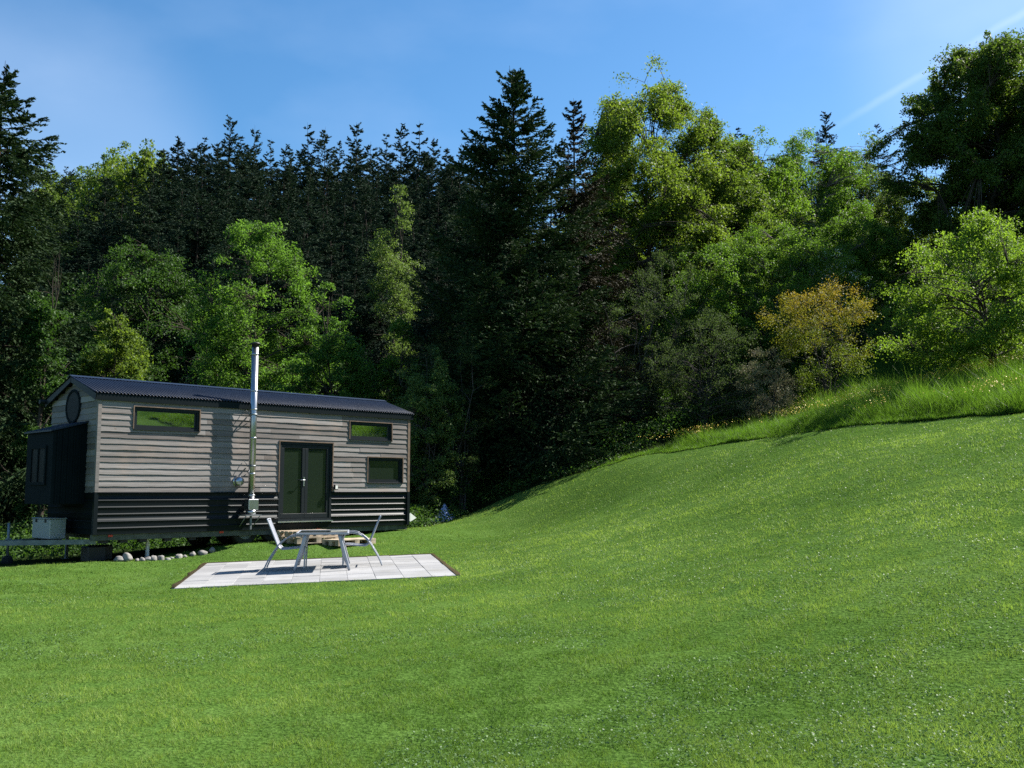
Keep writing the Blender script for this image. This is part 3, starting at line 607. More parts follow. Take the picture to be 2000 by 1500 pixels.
def table():
    x, y = -3.75, 20.08; T = empty('garden_table', (x, y, pz(x, y)), R(9)); tag(T, 'square silver garden table with frosted glass top on the patio', 'table')
    a, d, h = .50, .74, .72; b = MB(); w = .035
    for p in ((-a, a, -d, -d+w), (-a, a, d-w, d), (-a, -a+w, -d+w, d-w), (a-w, a, -d+w, d-w)): b.box(p[0], p[1], p[2], p[3], h-.038, h-.002, .005)
    b.build('table_frame', M['alu_paint'], T); MB().box(-a+w-.003, a-w+.003, -d+w-.003, d-w+.003, h-.016, h-.006).build('glass_top', M['tableglass'], T)
    for sx in (-1, 1):
        for sy in (-1, 1):
            b = MB(); pts = []
            for t in np.linspace(0, 1, 10):
                bow = .07*math.sin(math.pi*t*.9); pts.append((sx*(a-.07-.11*(1-t)**1.5+.05*t*t*0), sy*(d-.05), (h-.04)*(1-t)))
            pts = [(p[0]+sx*(.085*(i/9)**1.6-.0), p[1]+sy*.03*(i/9)**1.6, p[2]) for i, p in enumerate(pts)]
            b.sweep(pts, lambda u: [(-.030+.008*u, -.02), (.030-.008*u, -.02), (.034-.008*u, 0), (.030-.008*u, .02), (-.030+.008*u, .02), (-.034+.008*u, 0)], True, up=(0, 1, 0))
            b.tube([(sx*(a-.20), sy*(d-.05), h-.04), (sx*(a-.13), sy*(d-.045), h*.55), (sx*(a-.055), sy*(d-.03), h*.2)], .013, 8)
            b.build('leg', M['alu_paint'], T)
    b = MB(); b.tube([(-a+.12, 0, h-.06), (a-.12, 0, h-.06)], .014, 8); b.build('stretcher', M['alu_paint'], T)
table()
def smooth_path(pts, n=40):
    P = np.array(pts, float); k = len(P); t = np.linspace(0, k-1, n); out = []
    for u in t:
        i = min(int(u), k-2); f = u-i; p0 = P[max(i-1, 0)]; p1 = P[i]; p2 = P[i+1]; p3 = P[min(i+2, k-1)]
        out.append(.5*((2*p1)+(-p0+p2)*f+(2*p0-5*p1+4*p2-p3)*f*f+(-p0+3*p1-3*p2+p3)*f**3))
    return np.array(out)
def chair(loc, rz, label):
    T = empty('garden_chair', loc, rz); tag(T, label, 'chair', 'silver garden chairs at the table'); hw_ = .27
    rail = smooth_path([(-.36, 0, .985), (-.30, 0, .84), (-.20, 0, .60), (-.135, 0, .455), (-.07, 0, .405), (.05, 0, .405), (.25, 0, .425), (.33, 0, .425), (.37, 0, .40)], 36)
    side = smooth_path([(-.40, 0, .012), (-.335, 0, .16), (-.235, 0, .33), (-.12, 0, .50), (.02, 0, .61), (.16, 0, .655), (.29, 0, .65), (.365, 0, .585), (.385, 0, .45), (.375, 0, .22), (.37, 0, .012)], 48)
    for s in (-1, 1):
        MB().tube(side+np.array([0, s*(hw_+.025), 0]), .0145, 10).build('side_frame', M['alu_paint'], T)
        MB().tube(rail+np.array([0, s*hw_, 0]), .0135, 10).build('rail', M['alu_paint'], T)
        MB().sweep(side[20:31]+np.array([0, s*(hw_+.025), .016]), [(-.022, 0), (.022, 0), (.018, .010), (-.018, .010)], True).build('armrest', M['alu_paint'], T)
    for cx_, cz_ in ((-.225, .345), (.372, .30), (-.36, .985)): MB().tube([(cx_, -hw_-.01, cz_), (cx_, hw_+.01, cz_)], .0125, 8).build('crossbar', M['alu_paint'], T)
    for name, seg in (('backrest', rail[1:17]), ('seat', rail[17:35])):
        n = len(seg); ys = np.linspace(-hw_, hw_, 9); V = []
        tn = np.gradient(seg, axis=0); nr = np.stack([-tn[:, 2], 0*tn[:, 0], tn[:, 0]], 1); nr /= np.linalg.norm(nr, axis=1)[:, None]
        for o in (.004, -.004):
            for i in range(n):
                for y in ys: V.append(seg[i]+nr[i]*(o-.022*(1-(y/hw_)**2)*math.sin(math.pi*i/(n-1)))+np.array([0, y, 0]))
        b = MB(); Fc = []
        for i in range(n-1):
            for j in range(8):
                q = i*9+j; Fc += [(q, q+1, q+10, q+9), (n*9+q, n*9+q+9, n*9+q+10, n*9+q+1)]
        b.add(V, Fc, True); b.build(name, M['sling'], T)
chair((-4.47, 20.02, pz(-4.47, 20.02)), R(8), 'silver garden chair left of the glass table, facing right')
chair((-3.03, 20.42, pz(-3.03, 20.42)), R(188), 'silver garden chair right of the glass table, facing left')
# ------------------------------------------------------------------ pallets, stones, tarp
def pallet(x, y, z, rz, label, L=1.2, Wd=.8):
    wx, wy = hw(x, y); P = empty('pallet', (wx, wy, z), HA+rz); tag(P, label, 'pallet', 'wooden pallets used as steps at the door'); rg = np.random.default_rng(int(x*100+z*1000))
    b = MB()
    for i in range(5):
        v = -Wd/2+i*(Wd-.12)/4; b.tint = rg.random(); b.box(-L/2, L/2, v, v+.12, .120, .142+rg.normal()*.001)
    b.build('deck', M['pallet'], P)
    for u in (-L/2, -.07, L/2-.14):
        for v in (-Wd/2, -.06, Wd/2-.12): MB().box(u+.002, u+.138, v+.002, v+.118, .0215, .0985).build('block', M['pallet'], P)
    for v in (-Wd/2, -.06, Wd/2-.12): MB().box(-L/2, L/2, v, v+.12, 0, .021).build('runner', M['pallet'], P)
    for u in (-L/2, -.07, L/2-.14): MB().box(u, u+.14, -Wd/2, Wd/2, .099, .1195).build('bearer', M['pallet'], P)
def hg(x, y): return g1(*hw(x, y))
g = hg(5.0, -.5)+.02
pallet(4.95, -.50, g+.145, R(1), 'upper wooden pallet against the door, topmost of its stack', 1.25)
pallet(4.98, -.52, g, R(-2), 'bottom wooden pallet under the upper one at the door', 1.2)
pallet(5.62, -1.22, hg(5.6, -1.2)+.005, R(3), 'lower wooden pallet lying in front as the first step', 1.15, .6)
def stones():
    rg = np.random.default_rng(12); pts = [(232, 1092, 22.4, .20), (246, 1086, 22.7, .26), (263, 1087, 22.9, .13), (273, 1085, 23.1, .14), (284, 1085, 23.3, .12), (294, 1084, 23.5, .15), (308, 1082, 23.8, .15), (320, 1081, 24.1, .15), (331, 1080, 24.4, .11), (343, 1079, 24.7, .15), (356, 1078, 25, .17), (373, 1076, 25.3, .19), (390, 1074, 25.6, .2), (410, 1072, 25.9, .2)]
    for i, (px, py, Y, s) in enumerate(pts):
        s *= .95*rg.uniform(.8, 1.2); p = np.array(hw(.55+(px-232)/178.*2.15, -.05+.04*(px > 330)+rg.normal()*.02)); n, k = 14, 9; V = []; ph = rg.random(6)*6.28; sx, sy, sz = s*rg.uniform(.85, 1.1), s*rg.uniform(.6, .85), s*rg.uniform(.6, .8)
        for a in range(k+1):
            th = math.pi*a/k
            for c in range(n):
                f = 2*math.pi*c/n; d = np.array([math.sin(th)*math.cos(f), math.sin(th)*math.sin(f), math.cos(th)]); q = 1+.13*math.sin(3*d[0]+ph[0])+.11*math.sin(4*d[1]+ph[1])+.09*math.sin(5*d[2]+ph[2]); V.append((d[0]*sx*q*.6, d[1]*sy*q*.6, d[2]*sz*q*.6))
        b = MB(); b.add(V, [(a*n+c, a*n+(c+1) % n, (a+1)*n+(c+1) % n, (a+1)*n+c) for a in range(k) for c in range(n)], True)
        o = b.build('stone', M['stone'], None); o.location = (p[0], p[1], g1(p[0], p[1])+sz*.42); o.rotation_euler = (0, 0, rg.random()*6.28)
        tag(o, 'largest pale stone at the left end of the row under the house' if i == 1 else 'pale rounded stone in the row under the tiny house', 'stone', 'pale stones in a row under the trailer' )
stones()
def tarp():
    p = at(866, 1000, 32.6); g = g1(p[0], 32.6); n = 22; V = []
    for i in range(n):
        for j in range(n):
            u, v = i/(n-1)-.5, j/(n-1)-.5; r = max(abs(u), abs(v))*2; h = .52*(1-r**1.3)+.10*math.sin(7*u+2)*math.cos(6*v)*(1-r)*1.2+.03*math.sin(15*u+9*v)
            V.append((u*1.05+.25*(h), v*.8, max(.0, h)+.01))
    b = MB(); b.add(V, [(i*n+j, (i+1)*n+j, (i+1)*n+j+1, i*n+j+1) for i in range(n-1) for j in range(n-1)], True); o = b.build('tarp', M['tarp'], None); o.location = (p[0], 32.6, g); o.rotation_euler = (0, 0, 1.3); o.scale = (.8, .8, .95)
    tag(o, 'pale blue tarpaulin heaped in the shade right of the house', 'tarp')
tarp()

# ------------------------------------------------------------------ trees
def tubes(P, Rd, sides, rg):
    """P (N,k,3) polylines, Rd (N,k) radii"""
    N_, k, _ = P.shape; D = P[:, -1]-P[:, 0]; D /= np.linalg.norm(D, axis=1)[:, None]+1e-9; a, b = perp_frame(D, rg)
    ang = np.arange(sides)*2*np.pi/sides
    V = P[:, :, None]+Rd[:, :, None, None]*(a[:, None, None]*np.cos(ang)[None, None, :, None]+b[:, None, None]*np.sin(ang)[None, None, :, None])
    base = (np.arange(N_)*k*sides)[:, None, None]; i = np.arange(k-1)[None, :, None]; j = np.arange(sides)[None, None, :]; j2 = (j+1) % sides
    F = np.stack([base+i*sides+j, base+i*sides+j2, base+(i+1)*sides+j2, base+(i+1)*sides+j], -1).reshape(-1, 4)
    return V.reshape(-1, 3), F
class Wood:
    def __init__(s): s.V = []; s.F = []; s.n = 0
    def add(s, P, Rd, sides, rg):
        if len(P) == 0: return
        V, F = tubes(P, Rd, sides, rg); s.V.append(V); s.F.append(F+s.n); s.n += len(V)
    def mesh(s, name): return np_mesh(name, np.concatenate(s.V), np.concatenate(s.F), smooth=True)
def unit(v): return v/(np.linalg.norm(v, axis=-1, keepdims=True)+1e-9)
def bez(A, T, B, k):
    """quadratic curves from A via control T to B -> (N,k,3)"""
    t = np.linspace(0, 1, k)[None, :, None]; return (1-t)**2*A[:, None]+2*t*(1-t)*T[:, None]+t*t*B[:, None]
def broadleaf(seed, H, Rx, base=.2, limbs=22, subs=9, twigs=8, leaves=30000, size=.08, flat=.6, env='round', stems=1, gap=.15, updir=.5, tr=None, sigma=.3, spread=.25, leafup=.5, fill=True, clumps=None, sprigs=14, topcol=0.):
    rg = np.random.default_rng(seed); wood = Wood(); tr = tr or H*.011
    S = []; 
    for s in range(stems):
        lean = rg.normal(size=2)*(.04 if stems == 1 else spread)*H; k = 8; t = np.linspace(0, 1, k)
        P = np.stack([lean[0]*t**1.2+rg.normal(size=k)*.012*H*(t > 0), lean[1]*t**1.2+rg.normal(size=k)*.012*H*(t > 0), t*H*(.86 if stems == 1 else rg.uniform(.6, .92))], 1)
        if stems > 1: P[:, :2] += rg.normal(size=2)*.02*H
        S.append(P); rr = tr*(1 if stems == 1 else .6)*((1-t)**.9*.93+.07); rr[0] *= 1.35
        wood.add(P[None], rr[None], 9, rg)
    def envf(u):
        u = np.clip(u, 0, 1)
        if env == 'round': return np.sqrt(np.clip(1-((u-.52)/.52)**2, 0.02, 1))
        if env == 'broad': return np.sqrt(np.clip(1-((u-.42)/.6)**2, 0.02, 1))
        if env == 'column': return np.clip(1.1*np.sin(np.pi*np.clip(u, .03, .97))**.45, .1, 1)
        if env == 'fan': return np.clip(.35+.9*u, 0, 1)*np.sqrt(np.clip(1-(np.clip(u-.62, 0, 1)/.42)**2, .02, 1))
        return np.clip(1.15*(1-u)**.75, .03, 1)
    n = limbs; si = rg.integers(0, stems, n); u0 = base+(.98-base)*((np.arange(n)+rg.random(n))/n)**.9
    A = np.empty((n, 3))
    for i in range(n):
        P = S[si[i]]; q = u0[i]*7; a = int(min(6, q)); A[i] = P[a]+(P[a+1]-P[a])*(q-a)
    az = np.arange(n)*2.39996+rg.normal(size=n)*.4; zt = A[:, 2]/H+rg.uniform(.02, .28, n)*updir*1.4*(1-u0*.5); zt = np.clip(zt, .05, .97)
    rad = Rx*envf(zt)*rg.uniform(.62, 1.12, n)
    cx = np.array([S[i][-1][:2]*.5 for i in si])
    B = np.stack([cx[:, 0]+rad*np.cos(az), cx[:, 1]+rad*np.sin(az), np.maximum(zt*H, A[:, 2]*.6)], 1)
    top = u0 > .88; B[top] = A[top]+np.stack([rg.normal(size=top.sum())*.12*Rx, rg.normal(size=top.sum())*.12*Rx, (H-A[top, 2])*rg.uniform(.6, 1.05, top.sum())], 1)
    Lb = np.linalg.norm(B-A, axis=1); T = (A+B)/2+np.stack([0*Lb, 0*Lb, Lb*.16*np.sign(updir)], 1)+rg.normal(size=(n, 3))*(.07*Lb)[:, None]
    P1 = bez(A, T, B, 7); r0 = np.clip(tr*.55*(1-u0*.75), tr*.1, None); wood.add(P1, r0[:, None]*np.linspace(1, .22, 7)[None], 6, rg)
    def children(P, L, num, lo, ratio, r, flatz, k=4, sides=4):
        m = len(P)*num; pi = np.repeat(np.arange(len(P)), num); t = lo+(1-lo)*rg.random(m)**.8; q = t*(P.shape[1]-1); a = np.minimum(q.astype(int), P.shape[1]-2); fr = (q-a)[:, None]
        A = P[pi, a]*(1-fr)+P[pi, a+1]*fr; D = unit(P[pi, a+1]-P[pi, a])
        rnd = rg.normal(size=(m, 3)); rnd[:, 2] = rnd[:, 2]*flatz+.22*updir; D2 = unit(D*.75+unit(rnd)*1.0); Ln = L[pi]*ratio*rg.uniform(.55, 1.25, m)*(1.15-.55*t)
        B = A+D2*Ln[:, None]; T = (A+B)/2+rg.normal(size=(m, 3))*(.09*Ln)[:, None]+np.array([0, 0, .05])*Ln[:, None]
        P2 = bez(A, T, B, k); rr = r[pi]*.45; wood.add(P2, rr[:, None]*np.linspace(1, .35, k)[None], sides, rg); return P2, Ln, rr
    if fill:
        children(P1, np.maximum(Lb, .12*H), 3, .3, .4, r0*.6, flat)
        K = clumps or int(leaves*2.2/80); cand = K*6; uu = rg.uniform(base*.75, .995, cand); e = envf(uu); kk = rg.random(cand) < (e**1.6+.06); uu = uu[kk]; e = e[kk]; azc = rg.random(len(uu))*2*np.pi
        ph = rg.random(8)*6.28; lob = .97+.17*np.sin(2*azc+5*uu+ph[0])+.17*np.sin(3*azc-9*uu+ph[1])+.15*np.sin(5*azc+14*uu+ph[2])+.12*np.sin(9*azc+23*uu+ph[3])
        if sprigs: uu[-sprigs:] = rg.uniform(.95, 1.09, sprigs); lob[-sprigs:] *= rg.uniform(.2, 1.5, sprigs)
        rr = Rx*e*lob*(.34+.74*rg.random(len(uu))**.5); Cx = np.stack([rr*np.cos(azc), rr*np.sin(azc), uu*H*(1+.03*np.sin(4*azc+ph[4])+.02*rg.normal(size=len(uu)))], 1)
        cen = np.array([p[-1][:2] for p in S]).mean(0)*.4; Cx[:, :2] += cen*uu[:, None]
        q = Cx/(H*.10); nz = (vnoise(q[:, 0]+q[:, 2]*.7, q[:, 1]-q[:, 2]*.8, 1., seed)+vnoise(q[:, 0]-.6*q[:, 2], q[:, 2]*.9, .8, seed+1))*.5
        kk = nz > np.quantile(nz, .22+gap*.95); Cx = Cx[kk][:K]; nc = len(Cx)
        A1 = np.concatenate([P1[:, 2:].reshape(-1, 3)]+[p[2:] for p in S]); d2 = ((Cx[:, None]-A1[None])**2).sum(-1)+np.where(A1[None, :, 2] > Cx[:, None, 2]+.03*H, (.12*H)**2, 0); A_ = A1[d2.argmin(1)]
        Ln = np.linalg.norm(Cx-A_, axis=1); T_ = (A_+Cx)/2+np.stack([0*Ln, 0*Ln, Ln*.14*np.sign(updir)], 1); PT = bez(A_, T_, Cx, 4)
        wood.add(PT, np.clip(.008*Ln+.003, .004, .03)[:, None]*np.linspace(1, .4, 4)[None], 3, rg)
        per = max(4, int(leaves*2.2/nc)); m = nc*per; pi = np.repeat(np.arange(nc), per); big = rg.uniform(.45, 1.3, nc)*sigma*1.25*(Rx*H*Rx/nc)**(1/3.)*1.15
        along = rg.random(m)**1.5; c = Cx[pi]*(1-along*.35)[:, None]+A_[pi]*(along*.35)[:, None]; off = np.clip(rg.normal(size=(m, 3)), -1.9, 1.9)*big[pi][:, None]*np.array([1, 1, .22+.55*flat]); c += off
        rad_ = np.linalg.norm(off[:, :2], axis=1); c[:, 2] -= .22*rad_*rad_/np.maximum(big[pi], .01); c[:, 2] = np.maximum(c[:, 2], .02)
        nn = unit(rg.normal(size=(m, 3))+np.array([0, 0, leafup*1.6])); u, v = perp_frame(nn, rg); s = size*rg.uniform(.6, 1.25, m); u[:, 2] -= .25; fold = nn*(s*.12)[:, None]
        V = np.stack([c-u*(s*.5)[:, None], c+v*(s*.33)[:, None]+fold, c+u*(s*.5)[:, None], c-v*(s*.33)[:, None]+fold], 1).reshape(-1, 3)
        tint = np.clip(.45*rg.random(nc)[pi]+.55*rg.random(m), 0, 1)
        if topcol: tint = np.clip((c[:, 2]/H-.45)/.5*topcol+.3*(rg.random(nc)[pi]-.3), 0, 1)
        return wood, V, np.arange(4*m).reshape(m, 4), tint, c
    P2, L2, r2 = children(P1, np.maximum(Lb, .12*H), subs, .25, .42, r0*.6, flat)
    keep = rg.random(len(P2)) > gap; P3, L3, r3 = children(P2[keep], L2[keep], twigs, .15, .5, r2[keep], flat, 3, 3)
    keep = rg.random(len(P3)) > gap; P3 = P3[keep]; L3 = L3[keep]
    per = max(1, int(leaves*2.2/len(P3))); m = len(P3)*per; pi = np.repeat(np.arange(len(P3)), per); t = rg.random(m)[:, None]
    A = P3[pi, 0]*(1-t)+P3[pi, 2]*t; sg = (sigma*np.maximum(L3[pi], .15))[:, None]*np.array([1, 1, .35+.65*flat])
    c = A+rg.normal(size=(m, 3))*sg; c[:, 2] = np.maximum(c[:, 2], .02)
    nn = unit(rg.normal(size=(m, 3))+np.array([0, 0, leafup*1.6])); u, v = perp_frame(nn, rg); s = size*rg.uniform(.6, 1.25, m); u[:, 2] -= .25
    fold = nn*(s*.12)[:, None]
    V = np.stack([c-u*(s*.5)[:, None], c+v*(s*.33)[:, None]+fold, c+u*(s*.5)[:, None], c-v*(s*.33)[:, None]+fold], 1).reshape(-1, 3)
    clump = rg.random(len(P3))[pi]; tint = np.clip(.5*clump+.5*rg.random(m), 0, 1)
    return wood, V, np.arange(4*m).reshape(m, 4), tint, c
def conifer(seed, H, Rb, step=.42, per=6, ntw=16, nn_=7, qs=(.13, .045), bare=.06, droop=.35, hang=.45, power=.85, ragged=.3, lift=.25, thin=0., tr=None, leader=.05):
    rg = np.random.default_rng(seed); wood = Wood(); tr = tr or H*.0105; k = 9; t = np.linspace(0, 1, k)
    wob = rg.normal(size=(k, 2))*.004*H; wob[0] = 0; P = np.stack([wob[:, 0], wob[:, 1], t*H], 1); wood.add(P[None], (tr*((1-t)**.85*.97+.03))[None], 9, rg)
    hs = np.arange(bare*H, H*(1-leader*.5), step*H/15.); m = len(hs)*per; hb = np.repeat(hs, per)+rg.normal(size=m)*.3*step*H/15; hb = np.clip(hb, bare*H*.8, H*.985)
    kk = rg.random(m) < np.clip(1.75-1.0*hb/H, .6, 1); hb = hb[kk]; m = len(hb)
    if thin: kk = rg.random(m) > thin; hb = hb[kk]; m = len(hb)
    az = rg.random(m)*2*np.pi; u = hb/H; lobes = 1+.18*np.sin(az*2+seed)+.12*np.sin(az*3+u*9+seed)
    L = Rb*np.minimum(np.clip((1-u)/(1-bare*.5), .0, 1)**power, 1.75*(1-u)+.016)*rg.uniform(1-ragged*1.3, 1+ragged*.8, m)*lobes+.018*H*rg.random(m)
    el = np.interp(u, [0, .5, .8, 1], [-.15, 0., .28, .7])+rg.normal(size=m)*.10
    D = np.stack([np.cos(az)*np.cos(el), np.sin(az)*np.cos(el), np.sin(el)], 1)
    A = np.stack([np.interp(hb, t*H, P[:, 0]), np.interp(hb, t*H, P[:, 1]), hb], 1)
    ks = 7; s = np.linspace(0, 1, ks)[None, :, None]; dz = (-droop*1.35*s**1.3+(droop*.6+lift)*s**3)*L[:, None, None]*(1-.6*u)[:, None, None]
    PB = A[:, None]+D[:, None]*s*L[:, None, None]+np.concatenate([0*dz, 0*dz, dz], -1)
    wood.add(PB, np.clip(.012*L, .004, .06)[:, None]*np.linspace(1, .25, ks)[None], 4, rg)
    # twigs on both sides of every branch, longer towards the middle
    cnt = np.maximum(3, np.round(ntw*(L/L.mean())**1.25)).astype(int); bi = np.repeat(np.arange(m), cnt); M_ = len(bi); s = .12+.88*rg.random(M_)**.85; q = s*(ks-1); a = np.minimum(q.astype(int), ks-2); fr = (q-a)[:, None]
    TA = PB[bi, a]*(1-fr)+PB[bi, a+1]*fr; TD = unit(PB[bi, a+1]-PB[bi, a]); side = np.where(rg.random(M_) < .5, -1., 1.)[:, None]; lat = unit(np.cross(TD, np.array([0, 0, 1.])))*side
    tl = L[bi]*(.10+.30*np.sin(np.pi*np.clip(s, 0, 1)**.8)**.8)*rg.uniform(.6, 1.2, M_)+.05
    D2 = unit(TD*.75+lat*rg.uniform(.3, 1.1, M_)[:, None]+np.stack([0*s, 0*s, -hang*rg.uniform(.2, 1.3, M_)*(1-.7*u[bi])], 1))
    Q = M_*nn_; ti = np.repeat(np.arange(M_), nn_); tt = rg.random(Q)
    c = TA[ti]+D2[ti]*(tl[ti]*tt)[:, None]; c[:, 2] -= hang*.25*(tt**2)*tl[ti]; c += rg.normal(size=(Q, 3))*.012*H/15
    ax = unit(D2[ti]+rg.normal(size=(Q, 3))*.42); v = unit(np.cross(ax, rg.normal(size=(Q, 3)))); sc = H/15.; ql = qs[0]*rg.uniform(.6, 1.3, Q); qw = qs[1]*rg.uniform(.6, 1.3, Q)
    V = np.stack([c-ax*(ql*.5)[:, None], c+v*(qw*.5)[:, None]-ax*(.1*ql)[:, None], c+ax*(ql*.5)[:, None], c-v*(qw*.5)[:, None]-ax*(.1*ql)[:, None]], 1).reshape(-1, 3)
    tip = np.clip(s[ti]*tt, 0, 1); tint = np.clip(.55*rg.random(Q)+.45*tip*rg.random(M_)[ti], 0, 1)
    return wood, V, np.arange(4*Q).reshape(Q, 4), tint, c
def finish(name, data, label, cat, leaf, bark, loc, rz=0, group=None, extra=None):
    wood, V, F, tint, c = data; root = empty(name, loc, rz); tag(root, label, cat, group)
    link('trunk', wood.mesh('trunk'), bark, root); link('crown', np_mesh('crown', V, F, tint), leaf, root); return root
def spot(px, top, Y, sink=.05):
    p = at(px, top, Y); g = g1(p[0], Y); return (p[0], Y, g-sink), p[2]-g
def wr(wpx, Y): return wpx/2*Y/F0
def copy_tree(o, loc, rz, sc, label=None, group=None):
    c = o.copy(); COL.objects.link(c); c.location = loc; c.rotation_euler = (0, 0, rz); c.scale = sc
    if label: c['label'] = label
    if group: c['group'] = group
    for ch in list(o.children):
        d = ch.copy(); COL.objects.link(d); d.parent = c
    return c
def tree(name, label, cat, px, top, Y, wpx, leaf, bark, seed, con=False, **kw):
    loc, H = spot(px, top, Y); Rr = wr(wpx, Y)
    return finish(name, (conifer if con else broadleaf)(seed, H, Rr, **kw), label, cat, M[leaf], M[bark], loc)

def forest():
    # --- the big spruces and the trees that ring the lawn, left to right
    tree('spruce_tree', 'tall dark spruce with drooping branches at the left edge of the photo', 'tree', 8, 116, 33, 480, 'spruce', 'darkbark', 11, True, ragged=.45, hang=.7, droop=.5, power=.66, ntw=52, nn_=11, per=9, step=.32, qs=(.15, .055))
    tree('broadleaf_tree', 'leafy green tree in front of the tall spruce at the left edge', 'tree', 98, 470, 31, 85, 'hedge', 'bark', 12, env='column', base=.1, limbs=26, leaves=9000, size=.09, gap=.5)
    tree('maple_tree', 'small bright maple behind the gable end of the tiny house', 'tree', 222, 622, 36, 150, 'maple', 'bark', 13, env='broad', base=.3, limbs=18, leaves=17000, size=.10, gap=.25)
    tree('beech_tree', 'dark shaded beech between the left spruce and the bright beech', 'tree', 285, 490, 54, 300, 'hedge', 'bark', 14, env='broad', base=.12, limbs=30, leaves=36000, size=.12, flat=.45, gap=.4)  # darker shrub leaf colour stands in for the shade on this beech
    tree('beech_tree', 'bright green beech rising behind the middle of the house roof', 'tree', 520, 440, 42, 270, 'beech', 'bark', 15, env='broad', base=.12, limbs=34, leaves=52000, size=.10, flat=.4, leafup=.8)
    tree('beech_tree', 'low layered beech behind the chimney of the house', 'tree', 655, 545, 36.5, 270, 'beech', 'bark', 16, env='cone', base=.06, limbs=40, leaves=44000, size=.085, flat=.28, leafup=.9, gap=.25)
    tree('hornbeam_tree', 'slender ivy covered tree with a bare straight trunk behind the house', 'tree', 762, 350, 46, 88, 'pale', 'bark', 17, env='column', base=.25, limbs=24, leaves=7500, size=.085, flat=.3, updir=-.25, gap=.5)
    tree('hornbeam_tree', 'small layered tree below the slender trunk behind the house roof', 'tree', 785, 590, 37, 180, 'light', 'bark', 18, env='cone', base=.06, limbs=30, leaves=20000, size=.07, flat=.25, gap=.35, leafup=.8)
    tree('shrub', 'tall green shrub standing right behind the right end of the house', 'shrub', 835, 680, 33, 120, 'pale', 'twig', 19, env='column', base=.05, limbs=30, leaves=20000, size=.065, stems=4, spread=.05)
    tree('shrub', 'thin brownish shrub with bare upright stems beside the spruce trunk', 'shrub', 905, 680, 34, 110, 'drab', 'twig', 20, env='column', base=.12, limbs=26, leaves=6500, size=.06, stems=6, spread=.07, twigs=7, fill=False)
    tree('shrub', 'low dark shrub behind the pale blue tarp', 'shrub', 845, 880, 33.5, 130, 'hedge', 'twig', 21, env='broad', base=.03, limbs=24, leaves=11000, size=.06, stems=5, spread=.15)
    tree('spruce_tree', 'tallest dark spruce in the middle with a pointed top', 'tree', 998, 128, 37, 430, 'spruce', 'darkbark', 22, True, ragged=.34, hang=.35, droop=.34, lift=.4, ntw=60, nn_=12, per=9, step=.30, qs=(.14, .05), power=.74, bare=.1)
    tree('spruce_tree', 'thin topped brownish spruce beside the tallest spruce', 'tree', 1122, 190, 39, 340, 'brownspruce', 'twig', 23, True, ragged=.4, hang=.4, ntw=44, nn_=10, per=9, power=.95, thin=.0, qs=(.13, .045), leader=.01)
    tree('maple_tree', 'large bright green maple right of the tallest spruce', 'tree', 1245, 165, 47, 300, 'maple', 'bark', 24, env='round', base=.2, limbs=44, leaves=70000, size=.12, gap=.2, sprigs=30)
    tree('maple_tree', 'broad green maple joined to the right side of the large maple', 'tree', 1360, 232, 50, 270, 'maple', 'bark', 25, env='broad', base=.15, limbs=34, leaves=60000, size=.12, gap=.2)
    tree('maple_tree', 'lower light green tree in the dip between the maples and the ash', 'tree', 1478, 272, 52, 220, 'light', 'bark', 45, env='broad', base=.1, limbs=34, leaves=48000, size=.12, gap=.25)
    tree('shrub', 'grey twiggy shrub with few leaves at the lawn edge under the maple', 'shrub', 1235, 500, 37, 230, 'drab', 'twig', 26, env='round', base=.04, limbs=60, leaves=11000, size=.06, stems=7, spread=.12, twigs=8, subs=8, fill=False)
    tree('shrub', 'dark twiggy shrub with arching bare branches above the buttercups', 'shrub', 1370, 610, 35, 250, 'drab', 'twig', 27, env='broad', base=.03, limbs=60, leaves=11000, size=.055, stems=7, spread=.16, twigs=8, subs=8, fill=False)
    tree('shrub', 'fresh green rounded shrub between the twiggy shrubs and the bird cherry', 'shrub', 1395, 480, 39, 190, 'light', 'twig', 46, env='round', base=.06, limbs=34, leaves=26000, size=.075, stems=4, spread=.08, gap=.25)
    cherry = tree('cherry_tree', 'round green bird cherry with white blossom on its right side', 'tree', 1500, 450, 40, 270, 'light', 'twig', 28, env='round', base=.06, limbs=40, leaves=46000, size=.075, stems=4, spread=.08)
    tree('ash_tree', 'light open ash tree with sky showing through its top', 'tree', 1585, 252, 58, 210, 'light', 'greybark', 29, env='column', base=.2, limbs=30, leaves=28000, size=.12, gap=.4, stems=2, spread=.06)
    tree('ash_tree', 'sparse feathery tree between the ash and the big dark oak', 'tree', 1672, 268, 60, 150, 'pale', 'greybark', 30, env='column', base=.2, limbs=24, leaves=14000, size=.11, gap=.5)
    tree('shrub', 'mid green rounded shrub behind the copper shrub', 'shrub', 1660, 430, 47, 230, 'light', 'twig', 31, env='broad', base=.05, limbs=40, leaves=46000, size=.085, stems=4, spread=.1)
    tree('oak_tree', 'huge dark oak towering at the right edge of the photo', 'tree', 1930, 74, 44, 340, 'oak', 'bark', 32, env='broad', base=.15, limbs=54, leaves=110000, size=.12, subs=9, gap=.2)
    tree('oak_tree', 'second dark oak half cut off behind the huge oak', 'tree', 2040, 70, 48, 330, 'oak', 'bark', 33, env='round', base=.2, limbs=40, leaves=60000, size=.13, gap=.2)
    tree('shrub', 'copper and yellow leaved shrub standing in the meadow', 'shrub', 1612, 545, 33, 205, 'copper', 'twig', 34, env='fan', base=.16, limbs=42, leaves=9500, size=.055, stems=8, spread=.16, gap=.35, topcol=.42, flat=.8)
    tree('shrub', 'small pink flowering shrub left of the copper shrub', 'shrub', 1500, 680, 33.5, 110, 'pink', 'twig', 35, env='broad', base=.03, limbs=30, leaves=6500, size=.042, stems=6, spread=.18)
